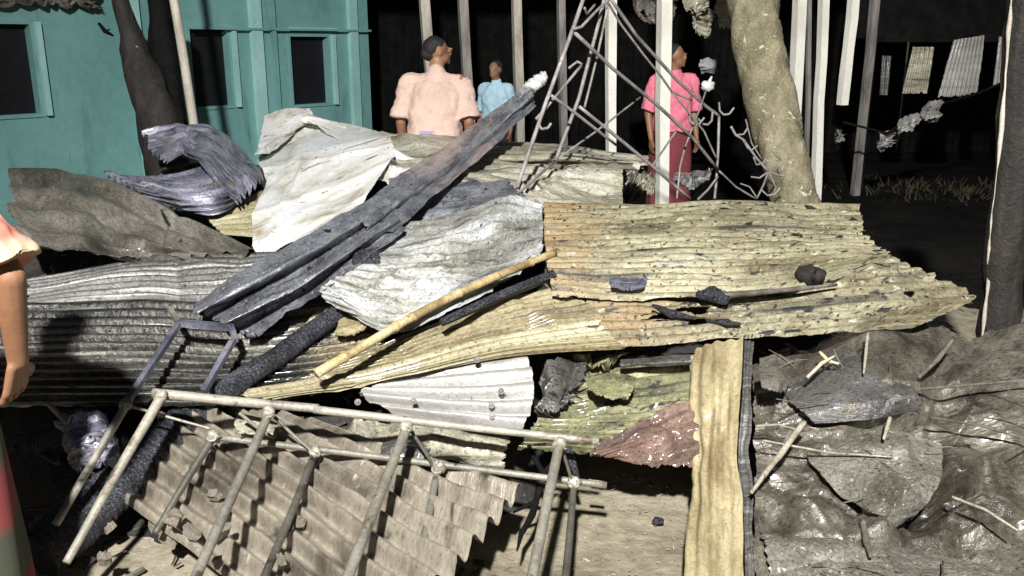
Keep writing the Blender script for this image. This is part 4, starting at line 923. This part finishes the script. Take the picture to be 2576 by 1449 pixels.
sheet('mud_board', M['sack'], 'mud covered board with a pale upper edge along the bottom right', 'board',
      [[(1905, 1332, -.02), (2110, 1352, -.04), (2340, 1390, -.04), (2660, 1452, -.04)], [(1915, 1352, -.06), (2115, 1372, -.09), (2340, 1410, -.09), (2660, 1470, -.09)], [(1930, 1420, -.04), (2120, 1440, -.07), (2340, 1480, -.07), (2660, 1540, -.07)],
       [(1945, 1520, .0), (2130, 1540, -.02), (2340, 1560, -.02), (2660, 1600, -.02)]], 130, 70, folds=8, fold_amp=.015, noise=[(6, .010), (15, .006)], rag=(.02, 0, .03, 0), seed=34)
sticks = [((2022, 1062), (1888, 1240), 9, 'stick', 'thick grey stick leaning beside the tan wrinkled sheet'), ((1900, 1072), (2010, 1082), 3, 'stick', 'short pale straw right of the sooty strip'),
          ((1920, 1108), (2245, 1150), 3, 'stick', 'long pale straw lying across above the sandy sack'), ((2238, 1050), (2222, 1105), 6, 'stick', 'short grey peg standing over the top of the sandy sack'),
           ((2395, 1250), (2560, 1335), 5, 'stick', 'grey stick slanting down right of the sack, with a pale tip'),
          ((2400, 850), (2310, 950), 7, 'stickdark', 'dull stick leaning under the point of the lower yellow sheet'), ((2182, 838), (2172, 940), 4, 'stick', 'thin upright stick under the lower edge of the yellow sheets'),
           
          ((2030, 950), (2100, 895), 5, 'stickpale', 'pale splinter on the grey plastic sheet'), ((2060, 885), (2110, 915), 5, 'stickpale', 'short pale splinter crossing the other one on the plastic sheet'),
          ((2300, 980), (2600, 955), 4, 'stickdark', 'long dull straw running right from the plastic point'), ((2340, 1050), (2600, 1110), 4, 'stickdark', 'long dull straw running right and down below the plastic point'),
          ((2170, 1310), (2190, 1400), 9, 'stickdark', 'dark peg under the left side of the sack'), 
          ]
for k, (a, b, w_, m, lab) in enumerate(sticks):
    A_, B_ = H(a[0], a[1], -.10), H(b[0], b[1], -.10); mid = A_.lerp(B_, .5) + Vector((0, 0, .015 * math.sin(k * 2.1)))
    r = w_ / F * A_.y / 1.0
    mb = MB(); mb.tube([A_, mid, B_], [r * .9, r, r * .6], 7, wob=.22, seed=k, sub=6)
    one('stick', mb, M[m], lab, 'stick')

# ------------------------------------------------------------------ bamboo frame at the lower left and the steel frame above it
bf = empty('tube_frame', (-.4, 2.55, 0), 'large grey tube frame with many bars, tipped over the brown ribbed panel', 'frame')
def bar(name, a, b, ra, rb, m, parent, seed=0, nodes=False):
    mb = MB(); n = 24; ra *= .84; rb *= .84; m = {'stickpale': 'tubepale', 'stick': 'tube', 'stickdark': 'tubedark'}[m]; a, b = Vector(a), Vector(b); pts = []; rad = []
    for k in range(n + 1):
        t = k / n; pts.append(a.lerp(b, t) + Vector((.003 * float(vn(t * 2, seed, 1)), 0, .005 * float(vn(t * 2, seed, 2)))))
        rad.append((ra + (rb - ra) * t) * (1.16 if nodes and (k + seed) % 7 == 0 else 1))
    mb.tube(pts, rad, 12, wob=.03, seed=seed)
    return mb.build(name, M[m], parent)
dz = lambda x, y, d: P(x, y, d)
RU = lambda x: -.30  # lift of the upper rail towards the camera
bar('rail', H(385, 990, -.22), H(800, 1028, -.25), .020, .017, 'stickpale', bf, 1)
bar('rail', H(790, 1030, -.25), H(1505, 1112, -.25), .016, .014, 'stickpale', bf, 2)
bar('rail', H(540, 1098, -.10), H(1525, 1222, -.10), .013, .013, 'stick', bf, 3)
bar('rung', H(318, 1018, -.20), P(140, 1320, 2.35), .016, .014, 'stickpale', bf, 4)
bar('rung', H(405, 1000, -.24), P(165, 1415, 2.2), .020, .014, 'stickpale', bf, 5)
bar('rung', H(676, 1042, -.24), P(478, 1480, 1.98), .017, .017, 'stick', bf, 6)
bar('rung', H(1022, 1076, -.26), P(862, 1480, 1.98), .018, .018, 'stick', bf, 7)
bar('rung', H(1407, 1118, -.26), P(1332, 1480, 1.98), .018, .018, 'stick', bf, 8)
bar('rung', H(535, 1100, -.10), P(390, 1340, 2.40), .016, .012, 'stickdark', bf, 9)
bar('rung', H(793, 1140, -.10), P(655, 1480, 2.08), .014, .014, 'stickdark', bf, 10)
bar('rung', H(1100, 1182, -.10), P(1040, 1480, 2.08), .014, .014, 'stick', bf, 11)
bar('rung', H(1443, 1215, -.10), P(1420, 1480, 2.08), .013, .013, 'stickdark', bf, 12)
bar('brace', H(318, 1018, -.20), H(530, 1080, -.12), .006, .005, 'stickpale', bf, 13, False)
bar('brace', H(600, 1040, -.2), H(690, 1105, -.12), .007, .006, 'stick', bf, 14, False)
bar('brace', H(690, 1050, -.2), H(790, 1140, -.12), .007, .006, 'stick', bf, 15, False)
bar('brace', H(1030, 1080, -.22), H(1095, 1178, -.12), .007, .006, 'stickdark', bf, 16, False)
bar('brace', H(1412, 1125, -.22), H(1440, 1215, -.12), .007, .006, 'stickdark', bf, 17, False)
for k, (x, y, dd) in enumerate([(405, 996, -.25), (676, 1038, -.26), (1022, 1074, -.27), (1407, 1116, -.27), (535, 1098, -.12), (793, 1136, -.12), (1100, 1178, -.12), (1443, 1214, -.12), (318, 1016, -.22)]):
    mb = MB(); c = H(x, y, dd); rr = random.Random(k); S_ = .8
    for j in range(5):
        a0 = rr.uniform(0, 3.1); r = .018
        ax1 = Vector((math.cos(a0), .2, math.sin(a0))).normalized(); ax2 = Vector((-math.sin(a0), .9, math.cos(a0) * .5)).normalized()
        mb.tube([c + ax1 * (r * math.cos(q * .7)) + ax2 * (r * math.sin(q * .7)) for q in range(10)], .0035, 5)
    mb.ell(c, (.02, .018, .02), wob=.4, seed=k)
    mb.build('joint', M['tubepale'], bf)
sf = empty('steel_stand', tuple(H(450, 900, -.15)), 'small blue grey steel frame standing on the wet corrugated sheet', 'frame')
ORG[sf.name] = H(450, 900, -.15)
def sbar(a, b, r, parent, m='steel'):
    mb = MB(); mb.tube([a, b], r, 4, flat=True, twist=math.pi / 4); return mb.build('bar', M[m], parent)
sbar(H(448, 812, -.20), H(585, 824, -.20), .016, sf); sbar(H(452, 812, -.20), H(318, 1014, -.20), .014, sf); sbar(H(590, 850, -.20), H(512, 985, -.20), .014, sf); sbar(H(580, 822, -.20), H(592, 856, -.20), .014, sf)
sbar(H(425, 775, -.16), H(450, 812, -.2), .012, sf, 'stickdark')

# iron truss
tr = empty('iron_truss', (.5, 4.6, 0), 'fallen truss of burnt iron rods standing over the back of the heap', 'truss')
def rod(pts, r=.011, name='rod', parent=None, m='iron', n=7, sub=4):
    mb = MB(); r *= .70
    mb.tube([P(x, y, d) for (x, y, d) in pts], r, n, wob=.08, sub=sub, seed=len(pts) + int(pts[0][0])); return mb.build(name, M[m], parent or tr)
rod([(1480, -40, 5.0), (1442, 70, 4.9), (1372, 260, 4.75), (1300, 472, 4.55)], .016, 'leg')
rod([(1528, -40, 5.1), (1505, 60, 5.1), (1455, 250, 5.05), (1395, 410, 5.0)], .016, 'leg')
rod([(1530, -10, 5.2), (1600, 90, 5.4), (1700, 200, 5.7), (1775, 268, 5.85), (1808, 292, 5.9)], .015, 'leg')
rod([(1525, 0, 5.1), (1560, 60, 5.2), (1620, 140, 5.3), (1662, 192, 5.4), (1690, 232, 5.5), (1740, 252, 5.6)], .010)
rod([(1440, 78, 4.9), (1540, 172, 5.1), (1650, 262, 5.3), (1740, 345, 5.5), (1806, 428, 5.7)], .015, 'leg')
rod([(1386, 240, 4.75), (1460, 295, 4.9), (1550, 365, 5.1)], .012); rod([(1456, 268, 5.05), (1540, 335, 5.1), (1640, 418, 5.2), (1735, 500, 5.3)], .014)
rod([(1348, 300, 4.7), (1400, 240, 4.85), (1462, 165, 5.05)], .012); rod([(1430, 172, 5.0), (1452, 155, 5.05), (1464, 162, 5.05)], .010, 'hook')
rod([(1440, 74, 4.88), (1462, 68, 4.9), (1500, 28, 5.0), (1530, 0, 5.05)], .012); rod([(1470, 20, 4.95), (1476, 36, 5.0), (1496, 12, 5.05)], .010)
rod([(1352, 308, 4.7), (1362, 325, 4.68), (1378, 322, 4.66), (1386, 310, 4.66)], .010, 'hook')
rod([(1235, 548, 4.0), (1262, 522, 4.15), (1310, 480, 4.45), (1396, 405, 4.95)], .012); rod([(1300, 478, 4.5), (1340, 498, 4.45), (1372, 525, 4.3)], .010); rod([(1352, 462, 4.7), (1395, 492, 4.6), (1436, 528, 4.45)], .010)
rod([(1808, 292, 5.9), (1806, 380, 5.8), (1800, 470, 5.7), (1797, 500, 5.65)], .013, 'leg'); rod([(1805, 445, 5.7), (1780, 478, 5.6), (1755, 502, 5.5)], .011); rod([(1775, 230, 5.8), (1750, 300, 5.75), (1722, 372, 5.7)], .009)
rod([(1722, 372, 5.7), (1710, 420, 5.7), (1702, 500, 5.6)], .010)
for (x, y, d, s) in [(1745, 300, 5.8, 1), (1780, 300, 5.85, -1), (1820, 275, 5.9, 1)]:
    rod([(x - 12 * s, y - 18, d), (x - 10 * s, y + 4, d), (x, y + 14, d), (x + 14 * s, y + 12, d), (x + 26 * s, y - 4, d)], .010, 'hook')
mb = MB(); mb.ell(P(1780, 216, 5.85), (.045, .03, .03), wob=.5, seed=2); mb.tube([P(1780, 216, 5.85), P(1790, 192, 5.85)], [.02, .005], 6)
mb.build('knot', M['foil'], tr)
tw = empty('hooked_rods', tuple(P(1900, 470, 5.9)), 'tangle of hooked iron rods leaning against the foot of the tree', 'rods'); ORG[tw.name] = P(1900, 470, 5.9)
R2 = lambda pts, r=.010, nm='rod': rod([(x, y, 5.9) for x, y in pts], r, nm, tw)
R2([(1838, 318), (1850, 340), (1870, 352), (1900, 395), (1932, 432)], .012); R2([(1932, 432), (1920, 465), (1903, 500)]); R2([(1932, 432), (1948, 415), (1965, 400)]); R2([(1932, 432), (1955, 440), (1975, 442)])
R2([(1850, 340), (1870, 338), (1880, 322), (1878, 308)], .009, 'hook'); R2([(1868, 352), (1880, 372), (1890, 378), (1905, 366)], .009, 'hook'); R2([(1895, 395), (1902, 415), (1920, 410), (1926, 398)], .009, 'hook')
R2([(1932, 432), (1910, 448), (1888, 445)], .009); R2([(1915, 478), (1930, 492), (1950, 488), (1962, 472)], .009, 'hook')
rod([(1470, 270, 5.05), (1500, 150, 5.1), (1528, 20, 5.1)], .010)
rod([(1395, 405, 5.0), (1500, 330, 5.2), (1610, 245, 5.4)], .009)
rod([(1640, 418, 5.2), (1700, 330, 5.5), (1740, 345, 5.5)], .009)
rod([(1806, 428, 5.7), (1850, 470, 5.8), (1900, 500, 5.85)], .010)
rod([(1690, 232, 5.5), (1770, 330, 5.7), (1802, 400, 5.75)], .009)
R2([(1875, 300), (1890, 360), (1915, 400)], .007); R2([(1960, 400), (1940, 380), (1935, 350)], .007); R2([(1905, 500), (1885, 470), (1862, 462)], .007); R2([(1932, 432), (1950, 470), (1945, 500)], .008)
sheet('pale_rag', greyc, 'small grey white rag hanging in the dark right of the man in pink', 'rag', [[P(1760, 150, 8.5), P(1780, 152, 8.5), P(1800, 147, 8.5)], [P(1758, 168, 8.45), P(1780, 170, 8.4), P(1803, 166, 8.45)], [P(1762, 188, 8.5), P(1780, 186, 8.45), P(1797, 190, 8.5)]], 40, 36, folds=12, fold_amp=.03, world=True, rag=(.05, .08, .03, .12), seed=56)
# small things in the dark behind the truss
sheet('tin_scrap', M['crumple'], 'pale grey tin scrap lying flat in the dark left of the tree foot', 'scrap', [[P(1695, 432, 6.9), P(1740, 428, 6.9), P(1795, 420, 6.9)], [P(1692, 445, 6.7), P(1740, 446, 6.7), P(1790, 434, 6.7)], [P(1700, 462, 6.5), P(1745, 462, 6.5), P(1785, 452, 6.5)]], 50, 30, folds=10, fold_amp=.05, world=True, rag=(.1, .1, .1, .15), seed=51)
sheet('tin_scrap', M['backtin'], 'twisted brown scrap just right of the squared sheet end', 'scrap', [[P(1570, 425, 6.3), P(1610, 428, 6.3), P(1650, 440, 6.3)], [P(1575, 455, 6.2), P(1615, 462, 6.2), P(1650, 468, 6.2)], [P(1580, 480, 6.1), P(1615, 492, 6.1), P(1640, 488, 6.1)]], 50, 40, folds=16, fold_amp=.07, world=True, rag=(.15, .15, .1, .2), seed=52)
sheet('tin_scrap', M['whitecorr'], 'upright white scrap on the left side of the tree trunk', 'scrap', [[P(1893, 205, 7.4), P(1902, 230, 7.4), P(1912, 250, 7.4)], [P(1888, 260, 7.4), P(1905, 262, 7.4), P(1925, 265, 7.4)], [P(1890, 292, 7.4), P(1912, 296, 7.4), P(1935, 294, 7.4)]], 30, 30, folds=6, fold_amp=.03, world=True, rag=(.05, .05, .1, .1), seed=53)

# ------------------------------------------------------------------ rubble: loose pieces of broken brick
def chunk_mesh(seed):
    rr = random.Random(seed); bm = bmesh.new(); bmesh.ops.create_cube(bm, size=1)
    bmesh.ops.subdivide_edges(bm, edges=bm.edges[:], cuts=1)
    for v in bm.verts:
        v.co = Vector((v.co.x * rr.uniform(.8, 1.15), v.co.y * rr.uniform(.65, 1.0), v.co.z * rr.uniform(.55, .9)))
        if v.co.length > .75: v.co *= .84
        v.co += Vector([rr.uniform(-.09, .09) for _ in range(3)])
    me = bpy.data.meshes.new('brick_rubble'); bm.to_mesh(me); bm.free(); me.materials.append(M['brick']); return me
chunks = [chunk_mesh(k) for k in range(9)]
def rubble(x, y, z, s, k):
    o = bpy.data.objects.new('brick_rubble', chunks[k % 9]); COL.objects.link(o); p = Pz(x, y, z); o.location = p
    rr = random.Random(k * 7 + 1); o.rotation_euler = [rr.uniform(0, 6.28) for _ in range(3)]; s = s / F * p.y; o.scale = (s * rr.uniform(.8, 1.2), s, s * rr.uniform(.7, 1))
    tag(o, 'loose lump of broken brick scattered on and around the brown ribbed panel', 'rubble', 'broken brick rubble under the tube frame')
rr = random.Random(3)
for k in range(40):
    t = rr.random()
    if k < 22: x, y = rr.uniform(255, 560), rr.uniform(1110, 1450); z = (.19 if x > 430 else .09) + .05 * rr.random()
    elif k < 28: x, y = rr.uniform(600, 1080), rr.uniform(1230, 1450); z = .21
    else: x, y = rr.uniform(480, 760), rr.uniform(1060, 1180); z = .24
    if k < 22 and x < 330 and y < 1250: continue
    rubble(x, y, z, rr.uniform(14, 50) * (1 if rr.random() > .2 else 1.4), k)

# ------------------------------------------------------------------ small burnt chips everywhere on the heap
def chips(name, n, area, size, mt, label, seed):
    rr = np.random.default_rng(seed); mb = MB()
    for k in range(n):
        x, y = area(rr); z = max(float(mound_z(np.array(x), np.array(y))), 0) + .008
        if name == 'burnt_debris' and x > -.1 and y < 3.5 and x < 1.2: continue
        a = rr.uniform(0, 6.28); l = size * rr.uniform(.4, 2.2); w_ = size * rr.uniform(.12, .5)
        rot = Matrix.Rotation(a, 3, 'Z') @ Matrix.Rotation(rr.normal(0, .35), 3, 'Y') @ Matrix.Rotation(rr.normal(0, .35), 3, 'X')
        mb.box((x, y, z), (l, w_, w_ * rr.uniform(.3, .9)), rot)
    o = mb.build(name, M[mt], loc=(0, 0, 0)); o['kind'] = 'stuff'; o['label'] = label
chips('burnt_debris', 3000, lambda r: (r.uniform(-2.6, 2.6), r.uniform(2.4, 6.6)), .035, 'chips', 'burnt chips and splinters scattered over the ash', 1)
chips('mud_crumbs', 500, lambda r: (r.uniform(.1, 1.0), r.uniform(2.3, 3.1)), .007, 'brick', 'small crumbs on the bare mud at the bottom', 2)
chips('debris_litter', 900, lambda r: (r.uniform(1.0, 2.7), r.uniform(2.3, 3.6)), .03, 'stick', 'pale splinters and litter in the lower right debris', 3)

# ------------------------------------------------------------------ last small things on the mud and in the gaps
for k, (pts, r, m, nm, lab) in enumerate([
    ([(1358, 1225, -.02), (1340, 1290, -.01), (1312, 1340, .0), (1300, 1385, .0)], [.010, .012, .009, .003], 'black', 'charred_twig', 'black burnt twig on the mud at the jagged edge of the brown panel'),
    ([(1345, 1262, -.02), (1318, 1275, -.01), (1290, 1290, .0)], [.007, .007, .003], 'black', 'charred_twig', 'short black twig crossing the longer burnt twig'),
    ([(1330, 1120, -.06), (1350, 1165, -.06), (1368, 1190, -.05), (1392, 1160, -.06)], [.008, .010, .011, .006], 'black', 'burnt_wire', 'black burnt wire curling under the top rail of the tube frame'),
    ([(1428, 1130, -.06), (1440, 1165, -.05), (1452, 1205, -.04)], [.013, .014, .008], 'char', 'charred_stub', 'dark charred stub hanging beside the last joint of the tube frame'),
    ([(118, 1012, -.06), (165, 1060, -.06), (212, 1115, -.05)], [.010, .010, .008], 'stick', 'stick', 'grey stick slanting down in the dark at the lower left'),
    ([(1480, 1212, -.02), (1520, 1216, -.02)], [.009, .007], 'stickpale', 'splinter', 'tiny pale splinter on the mud past the end of the lower rail')]):
    mb = MB(); mb.tube([H(*p) for p in pts], r, 8, wob=.2, sub=5, seed=k + 50)
    one(nm, mb, M[m], lab, {'charred_twig': 'twig', 'burnt_wire': 'wire', 'charred_stub': 'charred wood', 'stick': 'stick', 'splinter': 'splinter'}[nm])
mb = MB(); mb.ell(Pz(1655, 1310, .02), (.018, .018, .012), wob=.3, seed=3); one('charcoal_lump', mb, M['char'], 'single small black lump on the bare mud left of the tan sheet', 'charcoal')
for k, (rows, m, lab) in enumerate([
    ([[(215, 1035), (245, 1030), (268, 1045)], [(225, 1070), (255, 1065), (280, 1080)], [(240, 1110), (262, 1105), (275, 1110)]], 'bluetin', 'shiny narrow blue grey scrap beside the upper end of the tube frame bars'),
    ([[(600, 1040), (650, 1050), (700, 1060)], [(590, 1070), (645, 1080), (700, 1085)], [(600, 1095), (650, 1100), (690, 1105)]], 'backtin', 'pale grey scrap wedged behind the top rail of the tube frame'),
    ([[(960, 1110), (1020, 1100), (1090, 1110)], [(955, 1140), (1020, 1140), (1080, 1145)], [(970, 1165), (1020, 1172), (1060, 1168)]], 'greytin', 'dull grey scrap under the middle of the two rails'),
    ([[(1470, 955), (1540, 935), (1600, 945)], [(1480, 985), (1545, 975), (1595, 978)], [(1500, 1005), (1540, 1008), (1580, 1000)]], 'mosstin', 'small mossy flake lying on the larger mossy sheet'),
    ([[(860, 765), (905, 750), (940, 770)], [(850, 800), (900, 800), (935, 805)], [(840, 840), (890, 845), (920, 838)]], 'olive', 'brownish scrap between the charred log and the yellow bamboo pole'),
    ([[(1910, 900), (1960, 890), (2000, 905)], [(1905, 940), (1955, 940), (1990, 950)], [(1915, 985), (1950, 990), (1975, 985)]], 'browntarp', 'brown scrap in the corner between the sooty strip and the plastic sheet'),
    ]):
    sheet('scrap', M[m], lab, 'scrap', [[(x, y, -.08) for x, y in rw] for rw in rows], 46, 40, folds=8, fold_amp=.012, facet=(6, .20), noise=[(9, .003)], rag=(.03, .06, .03, .10), ragf=9, seed=600 + k, lin=True)

def straws(n, seed):
    rr = random.Random(seed); mb = MB()
    for k in range(n):
        x, y = rr.uniform(1890, 2575), rr.uniform(870, 1440); a = rr.gauss(.12, .35) if rr.random() < .7 else rr.uniform(0, 3.14); l = rr.uniform(30, 170)
        A_, B_ = H(x, y, -.09), H(x + l * math.cos(a), y + l * math.sin(a), -.09 + rr.uniform(-.03, .03))
        mb.tube([A_, A_.lerp(B_, .5) + Vector((0, 0, rr.uniform(-.012, .015))), B_], [.0022, .0026, .0014], 4, sub=2)
    o = mb.build('straw_litter', M['stickdark'], loc=(0, 0, 0)); o['kind'] = 'stuff'; o['label'] = 'thin dull straws strewn over the muddy tarpaulin'
straws(20, 8)
